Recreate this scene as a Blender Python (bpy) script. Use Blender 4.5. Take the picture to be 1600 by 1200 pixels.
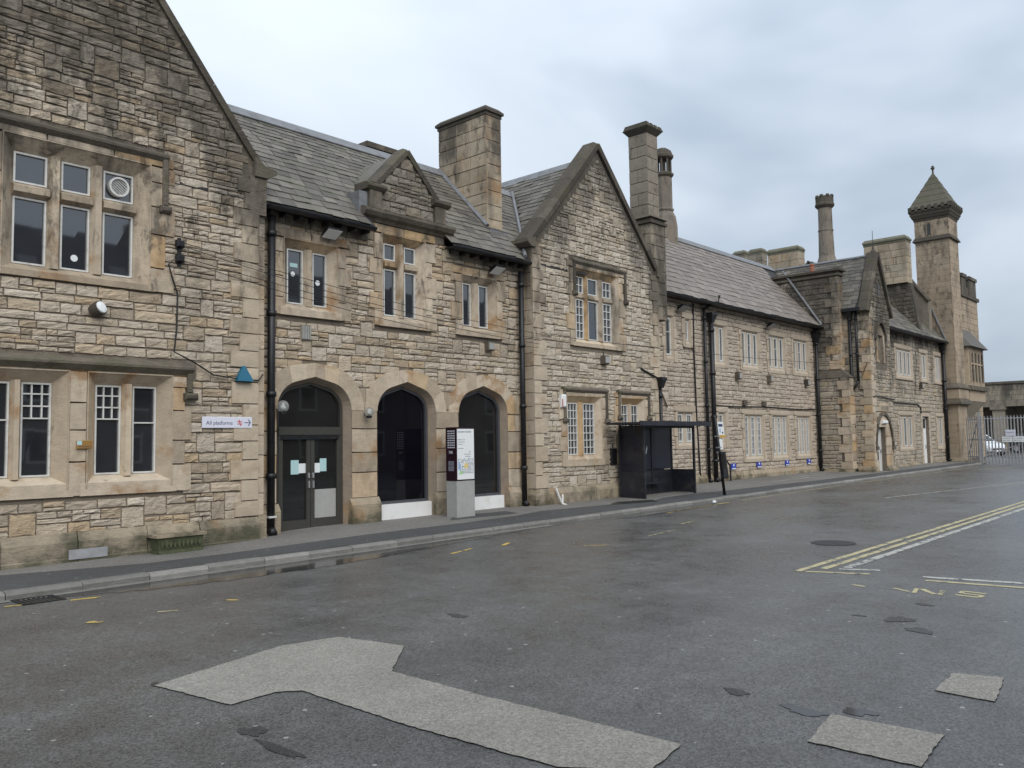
import bpy, bmesh, math, random
from math import sin, cos, pi, radians, sqrt
from mathutils import Matrix, Vector

random.seed(7)
SC = bpy.context.scene
COL = SC.collection
for o in list(bpy.data.objects):
    bpy.data.objects.remove(o)

# ------------------------------------------------------------------ camera
cam_d = bpy.data.cameras.new('camera')
cam = bpy.data.objects.new('camera', cam_d)
COL.objects.link(cam)
cam_d.sensor_width = 36.0
cam_d.lens = 29.7
cam_d.clip_start = 0.1
cam_d.clip_end = 3000
CAM = Vector((0, -14.008, 1.85))
RM = Matrix(((0.67213, -0.04033, -0.73934), (-0.74025, -0.05907, -0.66973), (-0.01666, 0.99744, -0.06956)))
cam.matrix_world = Matrix.Translation(CAM) @ RM.to_4x4()
SC.camera = cam
SC.render.resolution_x, SC.render.resolution_y = 1024, 768

# ------------------------------------------------------------------ sky, sun, exposure
SUN_EL, SUN_AZ = radians(42), radians(205)      # azimuth clockwise from +Y
world = bpy.data.worlds.new('World')
SC.world = world
world.use_nodes = True
wn, wl = world.node_tree.nodes, world.node_tree.links
wn.clear()
w_out = wn.new('ShaderNodeOutputWorld')
w_bg = wn.new('ShaderNodeBackground')
w_sky = wn.new('ShaderNodeTexSky')
w_sky.sky_type = 'NISHITA'
w_sky.sun_disc = False
w_sky.sun_elevation = SUN_EL
w_sky.sun_rotation = SUN_AZ
w_tc = wn.new('ShaderNodeTexCoord')
w_map = wn.new('ShaderNodeMapping')
w_map.inputs['Scale'].default_value = (1.0, 1.0, 2.2)
w_map.inputs['Location'].default_value = (0.7817, 3.6163, 7.2373)
w_n1 = wn.new('ShaderNodeTexNoise')
w_n1.inputs['Scale'].default_value = 1.5
w_n1.inputs['Detail'].default_value = 4.5
w_n1.inputs['Roughness'].default_value = 0.52
w_n1.inputs['Distortion'].default_value = 0.4
w_ramp = wn.new('ShaderNodeValToRGB')
e = w_ramp.color_ramp.elements
e[0].position, e[0].color = 0.34, (3.3, 4.1, 5.1, 1)
e[1].position, e[1].color = 0.74, (6.7, 7.35, 8.1, 1)
m = e.new(0.50); m.color = (5.6, 6.3, 7.15, 1)
# overcast: brighter towards the zenith
w_sep = wn.new('ShaderNodeSeparateXYZ')
w_el = wn.new('ShaderNodeMapRange')
w_el.inputs['From Min'].default_value = -0.05
w_el.inputs['From Max'].default_value = 1.0
w_el.inputs['To Min'].default_value = 0.86
w_el.inputs['To Max'].default_value = 1.75
w_mul = wn.new('ShaderNodeVectorMath'); w_mul.operation = 'SCALE'
w_mix = wn.new('ShaderNodeMix'); w_mix.data_type = 'RGBA'
w_mix.inputs['Factor'].default_value = 0.93
wl.new(w_tc.outputs['Generated'], w_map.inputs['Vector'])
wl.new(w_map.outputs['Vector'], w_n1.inputs['Vector'])
wl.new(w_n1.outputs['Fac'], w_ramp.inputs['Fac'])
wl.new(w_tc.outputs['Generated'], w_sep.inputs['Vector'])
wl.new(w_sep.outputs['Z'], w_el.inputs['Value'])
wl.new(w_ramp.outputs['Color'], w_mul.inputs[0])
wl.new(w_el.outputs['Result'], w_mul.inputs['Scale'])
wl.new(w_sky.outputs['Color'], w_mix.inputs['A'])
wl.new(w_mul.outputs['Vector'], w_mix.inputs['B'])
wl.new(w_mix.outputs['Result'], w_bg.inputs['Color'])
wl.new(w_bg.outputs['Background'], w_out.inputs['Surface'])
w_bg.inputs['Strength'].default_value = 0.081

sun_d = bpy.data.lights.new('sun', 'SUN')
sun_d.energy = 1.5
sun_d.angle = radians(50)
sun_d.color = (1.0, 0.96, 0.90)
sun = bpy.data.objects.new('sun', sun_d)
COL.objects.link(sun)
sd = Vector((sin(SUN_AZ) * cos(SUN_EL), cos(SUN_AZ) * cos(SUN_EL), sin(SUN_EL)))
sun.rotation_euler = sd.to_track_quat('Z', 'Y').to_euler()

SC.view_settings.view_transform = 'Standard'
SC.view_settings.look = 'None'
SC.view_settings.exposure = 0.47
SC.view_settings.gamma = 1.0
SC.view_settings.use_curve_mapping = False
SC.render.engine = 'CYCLES'

# ------------------------------------------------------------------ materials
def new_mat(name):
    m = bpy.data.materials.new(name)
    m.use_nodes = True
    nt = m.node_tree
    b = nt.nodes['Principled BSDF']
    return m, nt.nodes, nt.links, b

def ramp(n, stops):
    r = n.new('ShaderNodeValToRGB')
    el = r.color_ramp.elements
    el[0].position, el[0].color = stops[0][0], (*stops[0][1], 1)
    el[1].position, el[1].color = stops[-1][0], (*stops[-1][1], 1)
    for p, c in stops[1:-1]:
        x = el.new(p); x.color = (*c, 1)
    return r

def mathn(n, l, op, a, b=None, c=None, clamp=False):
    x = n.new('ShaderNodeMath'); x.operation = op; x.use_clamp = clamp
    for i, v in enumerate((a, b, c)):
        if v is None: continue
        if isinstance(v, (int, float)): x.inputs[i].default_value = v
        else: l.new(v, x.inputs[i])
    return x.outputs[0]

def noise(n, l, scale, detail=4, rough=0.55, vec=None, out='Fac', distort=0.0):
    x = n.new('ShaderNodeTexNoise')
    x.inputs['Scale'].default_value = scale
    x.inputs['Detail'].default_value = detail
    x.inputs['Roughness'].default_value = rough
    x.inputs['Distortion'].default_value = distort
    if vec is not None: l.new(vec, x.inputs['Vector'])
    return x.outputs[out]

def mixc(n, l, fac, a, b, mode='MIX'):
    x = n.new('ShaderNodeMix'); x.data_type = 'RGBA'; x.blend_type = mode
    for key, v in (('Factor', fac), ('A', a), ('B', b)):
        s = x.inputs[key] if key == 'Factor' else [i for i in x.inputs if i.name == key and i.type == 'RGBA'][0]
        if isinstance(v, (int, float)): s.default_value = v
        elif isinstance(v, tuple): s.default_value = (*v, 1)
        else: l.new(v, s)
    return [o for o in x.outputs if o.type == 'RGBA'][0]

def maprange(n, l, v, a, b, c=0.0, d=1.0, smooth=False):
    x = n.new('ShaderNodeMapRange')
    if smooth: x.interpolation_type = 'SMOOTHSTEP'
    l.new(v, x.inputs['Value'])
    for k, q in zip(('From Min', 'From Max', 'To Min', 'To Max'), (a, b, c, d)):
        if isinstance(q, (int, float)): x.inputs[k].default_value = q
        else: l.new(q, x.inputs[k])
    return x.outputs['Result']

def world_pos(n, l, sx=1, sy=1, sz=1):
    g = n.new('ShaderNodeNewGeometry')
    mp = n.new('ShaderNodeMapping')
    mp.inputs['Scale'].default_value = (sx, sy, sz)
    l.new(g.outputs['Position'], mp.inputs['Vector'])
    return mp.outputs['Vector'], g

def bump(n, l, b, h, strength=0.4, dist=0.02):
    x = n.new('ShaderNodeBump')
    x.inputs['Strength'].default_value = strength
    x.inputs['Distance'].default_value = dist
    l.new(h, x.inputs['Height'])
    l.new(x.outputs['Normal'], b.inputs['Normal'])

def stone_mat(name, tints, soot=(5.0, 11.0, 0.6), coping=None, sootc=(0.062, 0.057, 0.049), orange=0.0, moss=None, rough=0.92,
              grain=26, bstr=0.7, var=0.36, lichen=0.0, bdist=0.03):
    """Weathered sandstone: per-stone tint, mottling, soot streaks, iron stains and moss."""
    m, n, l, b = new_mat(name)
    vec, g = world_pos(n, l)
    oi = n.new('ShaderNodeObjectInfo')
    rnd = mathn(n, l, 'FRACT', mathn(n, l, 'ADD', mathn(n, l, 'MULTIPLY', g.outputs['Random Per Island'], 7.31), oi.outputs['Random']))
    r = ramp(n, tints); r.color_ramp.interpolation = 'LINEAR'
    l.new(rnd, r.inputs['Fac'])
    col = r.outputs['Color']
    mott = noise(n, l, 5.5, 6, 0.62, vec)
    col = mixc(n, l, 1.0, col, mixc(n, l, mott, (1 - var, 1 - var, 1 - var), (1 + var, 1 + var * 0.96, 1 + var * 0.9)), 'MULTIPLY')
    fine = noise(n, l, 60, 3, 0.6, vec)
    col = mixc(n, l, 1.0, col, mixc(n, l, fine, (0.82, 0.82, 0.82), (1.18, 1.18, 1.18)), 'MULTIPLY')
    if orange:
        on = maprange(n, l, noise(n, l, 1.1, 5, 0.62, vec), 0.52, 0.68, 0, orange, True)
        col = mixc(n, l, on, col, (0.33, 0.195, 0.095))
    sep = n.new('ShaderNodeSeparateXYZ')
    l.new(g.outputs['Position'], sep.inputs[0])
    if soot:
        sv, _ = world_pos(n, l, 1.3, 1.3, 0.45)
        sn = noise(n, l, 0.9, 6, 0.62, sv, distort=0.3)
        hz = maprange(n, l, sep.outputs['Z'], soot[0], soot[1], -0.10, 0.20)
        v = mathn(n, l, 'ADD', sn, hz)
        if coping:
            xc, zc, k = coping
            dx = mathn(n, l, 'ABSOLUTE', mathn(n, l, 'SUBTRACT', sep.outputs['X'], xc))
            line = mathn(n, l, 'SUBTRACT', zc, mathn(n, l, 'MULTIPLY', dx, k))
            dd = mathn(n, l, 'SUBTRACT', line, sep.outputs['Z'])
            v = mathn(n, l, 'ADD', v, maprange(n, l, dd, 0.1, 1.9, 0.24, 0.0))
        sf = maprange(n, l, v, 0.47, 0.70, 0, soot[2], True)
        col = mixc(n, l, sf, col, sootc)
        # crusts and run-off streaks with their own outlines
        gv, _ = world_pos(n, l, 1.0, 1.0, 0.5)
        gn = mathn(n, l, 'ADD', noise(n, l, 3.4, 8, 0.72, gv, distort=0.4), mathn(n, l, 'MULTIPLY', hz, 0.55))
        gf = maprange(n, l, gn, 0.53, 0.66, 0, 0.72, True)
        col = mixc(n, l, gf, col, (.085, .073, .058))
    if lichen:
        lf = maprange(n, l, noise(n, l, 1.7, 5, 0.65, vec), 0.5, 0.68, 0, lichen, True)
        col = mixc(n, l, lf, col, (0.085, 0.10, 0.04))
    if moss:
        mv = mathn(n, l, 'ADD', noise(n, l, 1.6, 5, 0.65, vec), maprange(n, l, sep.outputs['Z'], moss[0], moss[1], 0.12, -0.25))
        mf = maprange(n, l, mv, 0.40, 0.66, 0, moss[2], True)
        col = mixc(n, l, mf, col, (0.066, 0.070, 0.044))
    l.new(col, b.inputs['Base Color'])
    b.inputs['Roughness'].default_value = rough
    b.inputs['Specular IOR Level'].default_value = 0.25
    h = mathn(n, l, 'ADD', noise(n, l, grain, 5, 0.65, vec), mathn(n, l, 'MULTIPLY', noise(n, l, 7, 6, 0.68, world_pos(n, l, 1, 1, 2.6)[0], distort=0.6), 2.2))
    bump(n, l, b, h, bstr, bdist)
    return m

def plain(name, col, rough=0.6, metal=0.0, var=0.12, scale=14, bstr=0.0, spec=0.5, dirt=None):
    m, n, l, b = new_mat(name)
    vec, g = world_pos(n, l)
    nz = noise(n, l, scale, 5, 0.6, vec)
    c = mixc(n, l, nz, tuple(max(0, v * (1 - var * 1.6)) for v in col), tuple(v * (1 + var * 1.6) for v in col))
    if dirt:
        df = maprange(n, l, noise(n, l, dirt[1], 6, 0.65, vec), 0.48, 0.72, 0, dirt[2], True)
        c = mixc(n, l, df, c, dirt[0])
    l.new(c, b.inputs['Base Color'])
    l.new(maprange(n, l, nz, 0.2, 0.8, max(0.02, rough - 0.08), min(1, rough + 0.08)), b.inputs['Roughness'])
    b.inputs['Metallic'].default_value = metal
    b.inputs['Specular IOR Level'].default_value = spec
    if bstr: bump(n, l, b, nz, bstr, 0.01)
    return m

def T(*cs):
    k = len(cs) - 1
    return [(i / k, c) for i, c in enumerate(cs)]

M = {}
warm = T((.33, .27, .20), (.52, .44, .345), (.58, .505, .41), (.44, .37, .285), (.63, .555, .455), (.47, .405, .325), (.57, .475, .36), (.50, .385, .255), (.38, .32, .25), (.54, .465, .375))
greyer = T((.34, .295, .24), (.41, .36, .295), (.46, .405, .33), (.38, .335, .275), (.49, .43, .345), (.42, .37, .305), (.45, .375, .275), (.36, .31, .25))
pale = T((.36, .305, .24), (.51, .445, .36), (.58, .515, .425), (.44, .38, .305), (.62, .555, .46), (.52, .455, .37), (.54, .455, .345), (.40, .345, .275))
pinkish = T((.41, .34, .275), (.47, .395, .325), (.51, .44, .36), (.44, .375, .31), (.53, .455, .375), (.455, .39, .325))
M['rub_a'] = stone_mat('rubble_left_gable', warm, (3.8, 9.4, 0.66), (5.24, 11.3, 1.29), moss=None)
M['rub_b'] = stone_mat('rubble_entrance', warm, (5.2, 10.0, 0.62))
M['rub_c'] = stone_mat('rubble_centre_gable', pale, (5.6, 12.0, 0.62), (19.2, 10.3, 1.09))
M['rub_d'] = stone_mat('rubble_offices', T((.42, .345, .275), (.50, .42, .34), (.55, .47, .385), (.47, .40, .325), (.57, .49, .40), (.48, .41, .335)), (7.0, 14.0, 0.5))
M['rub_e'] = stone_mat('rubble_cross_wing', greyer, (2.0, 9.0, 0.8))
M['ash'] = stone_mat('ashlar_dressing', T((.36, .295, .22), (.50, .415, .315), (.56, .475, .375), (.42, .35, .265), (.57, .485, .375), (.48, .33, .18), (.53, .44, .335), (.34, .285, .22)), (3.4, 8.5, 0.7), orange=0.9, grain=40, bstr=0.25, var=0.34)
ash_t = T((.41, .335, .25), (.49, .41, .315), (.53, .45, .35), (.46, .385, .295), (.55, .465, .355))
M['ash_a'] = stone_mat('ashlar_left_gable', ash_t, (3.4, 7.6, 0.85), (5.24, 11.3, 1.29), orange=0.5, grain=40, bstr=0.22, var=0.25)
M['ash_c'] = stone_mat('ashlar_centre_gable', ash_t, (4.2, 9.5, 0.8), (19.2, 10.3, 1.09), orange=0.45, grain=40, bstr=0.22, var=0.25)
M['ash_dim'] = stone_mat('ashlar_offices', T((.43, .355, .275), (.47, .395, .31), (.50, .43, .34)), (7.0, 13.0, 0.4), grain=40, bstr=0.2, var=0.16)
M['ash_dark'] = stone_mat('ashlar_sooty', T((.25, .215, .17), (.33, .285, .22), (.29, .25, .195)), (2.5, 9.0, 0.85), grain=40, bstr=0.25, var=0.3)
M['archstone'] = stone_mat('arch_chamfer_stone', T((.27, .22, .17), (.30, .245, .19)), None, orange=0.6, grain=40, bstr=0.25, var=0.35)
M['ash_tower'] = stone_mat('ashlar_tower', T((.36, .285, .205), (.41, .33, .243), (.385, .31, .228)), (-4.0, 30.0, 0.6), grain=40, bstr=0.2, var=0.14)
M['ash_chim'] = stone_mat('ashlar_chimney', T((.35, .29, .21), (.42, .35, .26), (.47, .38, .275), (.40, .34, .26)), (7.6, 11.2, 0.8), orange=0.7, grain=40, bstr=0.25, var=0.25)
M['ash_stack'] = stone_mat('ashlar_stack', T((.33, .27, .20), (.40, .335, .25), (.44, .36, .26), (.37, .32, .25)), (4.0, 30.0, 0.5), orange=0.5, grain=40, bstr=0.25, var=0.25)
M['ash_grey'] = stone_mat('ashlar_grey_shaft', T((.22, .19, .155), (.28, .245, .20), (.25, .22, .18)), (4.0, 30.0, 0.5), grain=40, bstr=0.25, var=0.28)
M['capgreen'] = stone_mat('lichened_cap_stone', T((.14, .135, .10), (.18, .17, .13), (.16, .155, .115)), None, grain=30, bstr=0.4, var=0.3, lichen=0.5)
M['pyramid'] = stone_mat('tower_cap_stone', T((.095, .09, .07), (.125, .117, .092), (.11, .103, .08)), None, grain=30, bstr=0.4, var=0.3, lichen=0.35)
M['coping'] = stone_mat('coping_stone', T((.08, .068, .057), (.12, .103, .084), (.175, .15, .122)), (1, 12, 0.5), grain=30, bstr=0.5, var=0.45, lichen=0.35)
M['plinth'] = stone_mat('plinth_stone', T((.33, .275, .20), (.40, .335, .25), (.30, .255, .195)), None, grain=30, bstr=0.5, var=0.35, moss=(0.15, 1.0, 0.85), orange=0.6)
M['mortar'] = stone_mat('lime_mortar', T((.16, .135, .107), (.22, .187, .15)), (3.6, 8.5, 0.8), grain=50, bstr=0.5, var=0.3)
M['slate'] = stone_mat('roof_slate', T((.09, .083, .074), (.128, .118, .103), (.175, .161, .139), (.11, .101, .09), (.15, .138, .119), (.20, .184, .158)), None, rough=0.62, grain=18, bstr=0.35, var=0.30, lichen=0.3, bdist=0.012)
M['slate_d'] = stone_mat('roof_slate_brown', T((.165, .143, .127), (.22, .192, .172), (.195, .171, .153), (.26, .228, .205), (.175, .151, .134)), None, rough=0.65, grain=18, bstr=0.3, var=0.22, bdist=0.012)
M['lead'] = plain('lead_sheet', (.19, .195, .205), 0.6, 0.1, 0.3, 4, dirt=((.09, .088, .08), 2.5, 0.6))
M['black'] = plain('black_iron_paint', (.007, .0075, .010), 0.48, 0, 0.35, 9, 0.1, dirt=((.06, .05, .04), 3.0, 0.35))
M['timber'] = plain('dark_eaves_timber', (.022, .021, .022), 0.7, 0, 0.3, 6)
M['white'] = plain('white_window_paint', (.64, .64, .615), 0.5, 0, 0.10, 16, dirt=((.36, .33, .28), 9, 0.5))
M['panel'] = plain('white_render_panel', (.80, .80, .79), 0.6, 0, 0.05, 8, 0.05, dirt=((.4, .36, .3), 4, 0.3))
M['bronze'] = plain('bronze_door_metal', (.075, .072, .064), 0.38, 0.3, 0.12, 20)
M['greyframe'] = plain('grey_frame_metal', (.085, .088, .10), 0.4, 0.2, 0.1, 20)
M['steel'] = plain('galvanised_steel', (.40, .405, .42), 0.5, 0.4, 0.16, 9, dirt=((.23, .20, .17), 3, 0.4))
M['shelter'] = plain('black_shelter_paint', (.018, .019, .027), 0.42, 0, 0.3, 5, dirt=((.10, .09, .08), 4, 0.4))
M['shelterpanel'] = plain('tinted_shelter_panel', (.011, .013, .024), 0.22, 0, 0.3, 3, dirt=((.035, .034, .036), 2.2, 0.5))
M['concrete'] = plain('kiosk_concrete', (.36, .36, .345), 0.8, 0, 0.12, 9, 0.1)
M['maroon'] = plain('maroon_sign_face', (.022, .008, .014), 0.35, 0, 0.1)
M['signwhite'] = plain('sign_white', (.80, .82, .82), 0.4, 0, 0.02)
M['signlilac'] = plain('sign_lilac_white', (.70, .71, .80), 0.4, 0, 0.03)
M['navy'] = plain('sign_navy', (.05, .06, .13), 0.5, 0, 0.05)
M['red'] = plain('sign_red', (.55, .04, .05), 0.5, 0, 0.05)
M['blue'] = plain('sign_blue', (.03, .06, .42), 0.45, 0, 0.08)
M['teal'] = plain('teal_alarm_plastic', (.012, .12, .20), 0.45, 0, 0.1)
M['brass'] = plain('ochre_plaque', (.34, .19, .05), 0.45, 0.2, 0.1)
M['paper'] = plain('notice_paper', (.74, .78, .79), 0.7, 0, 0.03)
M['paperteal'] = plain('notice_teal', (.42, .62, .63), 0.7, 0, 0.03)
M['mapgrey'] = plain('map_buildings', (.17, .17, .21), 0.5, 0, 0.6, 60)
M['mapblue'] = plain('map_water', (.35, .47, .66), 0.5, 0, 0.05)
M['mapgreen'] = plain('map_park', (.38, .62, .28), 0.5, 0, 0.05)
M['mapyellow'] = plain('map_centre', (.74, .58, .25), 0.5, 0, 0.1)
M['amber'] = plain('amber_strip', (.60, .33, .04), 0.5, 0, 0.05)
M['moss'] = plain('mossy_concrete', (.075, .085, .045), 0.95, 0, 0.5, 9, 0.3)
M['soil'] = plain('dry_planter_soil', (.10, .078, .055), 0.95, 0, 0.4, 20, 0.4)
M['cable'] = plain('black_cable', (.012, .012, .012), 0.6, 0, 0.1)
M['carwhite'] = plain('white_car_paint', (.74, .76, .80), 0.2, 0, 0.02, 3)
M['cardark'] = plain('dark_car_paint', (.02, .022, .028), 0.2, 0, 0.05, 3)
M['tyre'] = plain('tyre_rubber', (.015, .015, .015), 0.8, 0, 0.1)
M['yellow'] = None

def glass_mat(name, col, ior=1.9, rough=0.03, wob=0.006):
    m, n, l, b = new_mat(name)
    vec, g = world_pos(n, l)
    nz = noise(n, l, 2.5, 3, 0.5, vec)
    c = mixc(n, l, nz, tuple(v * 0.6 for v in col), tuple(v * 1.5 for v in col))
    l.new(c, b.inputs['Base Color'])
    b.inputs['Roughness'].default_value = rough
    b.inputs['IOR'].default_value = ior
    bump(n, l, b, noise(n, l, 1.2, 1, 0.5, vec), 0.12, wob)
    return m
M['glass'] = glass_mat('old_window_glass', (.020, .022, .027), 2.15)
M['glassdoor'] = glass_mat('dark_door_glass', (.014, .014, .014), 1.75)
M['glassblack'] = glass_mat('black_shopfront_glass', (.004, .004, .007), 1.6, 0.03)
M['glasspale'] = glass_mat('office_window_glass', (.03, .033, .036), 1.5, 0.08)

def globe_mat():
    m, n, l, b = new_mat('clear_lamp_globe')
    b.inputs['Base Color'].default_value = (.75, .76, .74, 1)
    b.inputs['Roughness'].default_value = 0.12
    b.inputs['Transmission Weight'].default_value = 0.8
    return m
M['globe'] = globe_mat()

def asphalt(name, a, c, rlo, rhi, speck=0.5, gum=True, wet=True, bs=0.5):
    m, n, l, b = new_mat(name)
    vec, g = world_pos(n, l)
    big = noise(n, l, 0.35, 6, 0.6, vec)
    mid = noise(n, l, 2.2, 5, 0.65, vec)
    big = mathn(n, l, 'ADD', mathn(n, l, 'MULTIPLY', big, 0.6), mathn(n, l, 'MULTIPLY', noise(n, l, 1.0, 6, 0.62, world_pos(n, l, 0.13, 0.75, 1)[0]), 0.4))
    fine = noise(n, l, 110, 4, 0.75, vec)
    vor = n.new('ShaderNodeTexVoronoi'); vor.inputs['Scale'].default_value = 75
    l.new(vec, vor.inputs['Vector'])
    col = mixc(n, l, maprange(n, l, mathn(n, l, 'MULTIPLY_ADD', big, 0.72, mathn(n, l, 'MULTIPLY', mid, 0.28)), 0.32, 0.68, 0, 1, True), a, c)
    # each chip of aggregate has its own tone
    wn_ = n.new('ShaderNodeSeparateColor'); l.new(vor.outputs['Color'], wn_.inputs[0])
    chip = maprange(n, l, wn_.outputs[0], 0, 1, 1 - speck, 1 + speck * 1.25)
    cc = n.new('ShaderNodeVectorMath'); cc.operation = 'SCALE'
    l.new(col, cc.inputs[0]); l.new(chip, cc.inputs['Scale'])
    col = cc.outputs[0]
    col = mixc(n, l, 1.0, col, mixc(n, l, fine, (.5, .5, .5), (1.45, 1.45, 1.45)), 'MULTIPLY')
    if gum:
        v2 = n.new('ShaderNodeTexVoronoi'); v2.voronoi_dimensions = '2D'; v2.inputs['Scale'].default_value = 2.6
        v2.inputs['Randomness'].default_value = 1.0
        dv, _ = world_pos(n, l, 1, 1, 0)
        l.new(dv, v2.inputs['Vector'])
        s2 = n.new('ShaderNodeSeparateColor'); l.new(v2.outputs['Color'], s2.inputs[0])
        rad = maprange(n, l, s2.outputs[1], 0.45, 1, 0.0, 0.05)
        dot = mathn(n, l, 'LESS_THAN', v2.outputs['Distance'], rad)
        col = mixc(n, l, mathn(n, l, 'MULTIPLY', dot, 0.75), col, (.36, .36, .35))
    # dark tar seams
    cr = n.new('ShaderNodeTexVoronoi'); cr.voronoi_dimensions = '2D'; cr.feature = 'DISTANCE_TO_EDGE'; cr.inputs['Scale'].default_value = 0.33
    wob, _ = world_pos(n, l, 1, 1, 0)
    wv = n.new('ShaderNodeVectorMath'); wv.operation = 'ADD'
    nz3 = n.new('ShaderNodeTexNoise'); nz3.inputs['Scale'].default_value = 1.6; nz3.inputs['Detail'].default_value = 6
    l.new(wob, nz3.inputs['Vector'])
    sc3 = n.new('ShaderNodeVectorMath'); sc3.operation = 'SCALE'; sc3.inputs['Scale'].default_value = 1.2
    l.new(nz3.outputs['Color'], sc3.inputs[0]); l.new(wob, wv.inputs[0]); l.new(sc3.outputs[0], wv.inputs[1])
    l.new(wv.outputs[0], cr.inputs['Vector'])
    seam = mathn(n, l, 'MULTIPLY', mathn(n, l, 'LESS_THAN', cr.outputs['Distance'], 0.004), maprange(n, l, big, 0.52, 0.66, 0, 0.35))
    col = mixc(n, l, seam, col, (.02, .02, .02))
    l.new(col, b.inputs['Base Color'])
    rgh = maprange(n, l, mathn(n, l, 'MULTIPLY_ADD', mid, 0.5, mathn(n, l, 'MULTIPLY', big, 0.5)), 0.36, 0.62, rlo, rhi)
    l.new(rgh, b.inputs['Roughness'])
    b.inputs['Specular IOR Level'].default_value = 0.5
    h = mathn(n, l, 'ADD', fine, mathn(n, l, 'MULTIPLY', vor.outputs['Distance'], 0.8))
    bump(n, l, b, h, bs, 0.012)
    return m
M['asphalt'] = asphalt('wet_asphalt', (.058, .057, .056), (.122, .119, .115), 0.18, 0.48, 0.45, bs=0.30)
M['patchlight'] = asphalt('pale_asphalt_patch', (.19, .177, .153), (.275, .257, .224), 0.8, 0.95, 0.26, False, bs=0.4)
M['pave'] = asphalt('old_pavement_asphalt', (.135, .128, .118), (.20, .19, .175), 0.6, 0.9, 0.35)
M['pavedark'] = asphalt('new_pavement_asphalt', (.05, .05, .052), (.075, .075, .077), 0.6, 0.85, 0.3)
M['hole'] = asphalt('wet_pothole', (.024, .024, .024), (.05, .05, .05), 0.15, 0.45, 0.4, False)
def puddle_mat():
    m, n, l, b = new_mat('puddle_water')
    b.inputs['Base Color'].default_value = (.045, .043, .041, 1)
    b.inputs['Roughness'].default_value = 0.10
    b.inputs['IOR'].default_value = 1.33
    vec, g = world_pos(n, l)
    bump(n, l, b, noise(n, l, 9, 2, 0.5, vec), 0.06, 0.004)
    return m
M['puddle'] = puddle_mat()
M['kerb'] = stone_mat('kerb_stone', T((.17, .165, .155), (.22, .215, .20), (.26, .25, .235)), None, rough=0.7, grain=35, bstr=0.35, var=0.35)

def paint_mat(name, col, wear):
    m, n, l, b = new_mat(name)
    vec, g = world_pos(n, l)
    w = noise(n, l, 7, 7, 0.75, vec)
    f = maprange(n, l, w, wear, wear + 0.12, 0, 1, True)
    c = mixc(n, l, f, col, (.085, .085, .086))
    c = mixc(n, l, 1.0, c, mixc(n, l, noise(n, l, 70, 4, 0.75, vec), (.6, .6, .6), (1.3, 1.3, 1.3)), 'MULTIPLY')
    l.new(c, b.inputs['Base Color'])
    b.inputs['Roughness'].default_value = 0.6
    return m
M['yellow'] = paint_mat('worn_yellow_paint', (.62, .44, .10), 0.50)
M['yellowpale'] = paint_mat('faded_yellow_paint', (.47, .41, .23), 0.505)
M['whiteline'] = paint_mat('worn_white_paint', (.44, .43, .385), 0.49)

# ------------------------------------------------------------------ helpers
def link(o):
    COL.objects.link(o); return o

def thing(name, label, cat, loc=(0, 0, 0), group=None):
    o = bpy.data.objects.new(name, None); link(o)
    o.location = loc
    o.empty_display_size = 0.2
    o['label'] = label; o['category'] = cat
    if group: o['group'] = group
    return o

def par(o, parent):
    if parent is not None:
        o.parent = parent
        if parent.type == 'EMPTY':
            o.matrix_parent_inverse = Matrix.Translation(-Vector(parent.location))
    return o

def tag(o, label, cat, group=None):
    o['label'] = label; o['category'] = cat
    if group: o['group'] = group
    return o

class Fr:
    """A wall face: u runs along the face, d stands out of it, z is up."""
    def __init__(s, ox, oy, rz=0.0):
        s.ox, s.oy, s.rz = ox, oy, rz
        s.c, s.s = cos(rz), sin(rz)
    def p(s, u, z, d=0.0):
        return (s.ox + u * s.c + d * s.s, s.oy + u * s.s - d * s.c, z)
def front(Y): return Fr(0, Y)
def left(X, Yback): return Fr(X, Yback, -pi / 2)      # faces -X, u runs towards the viewer
def right(X, Yfront): return Fr(X, Yfront, pi / 2)    # faces +X, u runs away from the viewer

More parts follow.
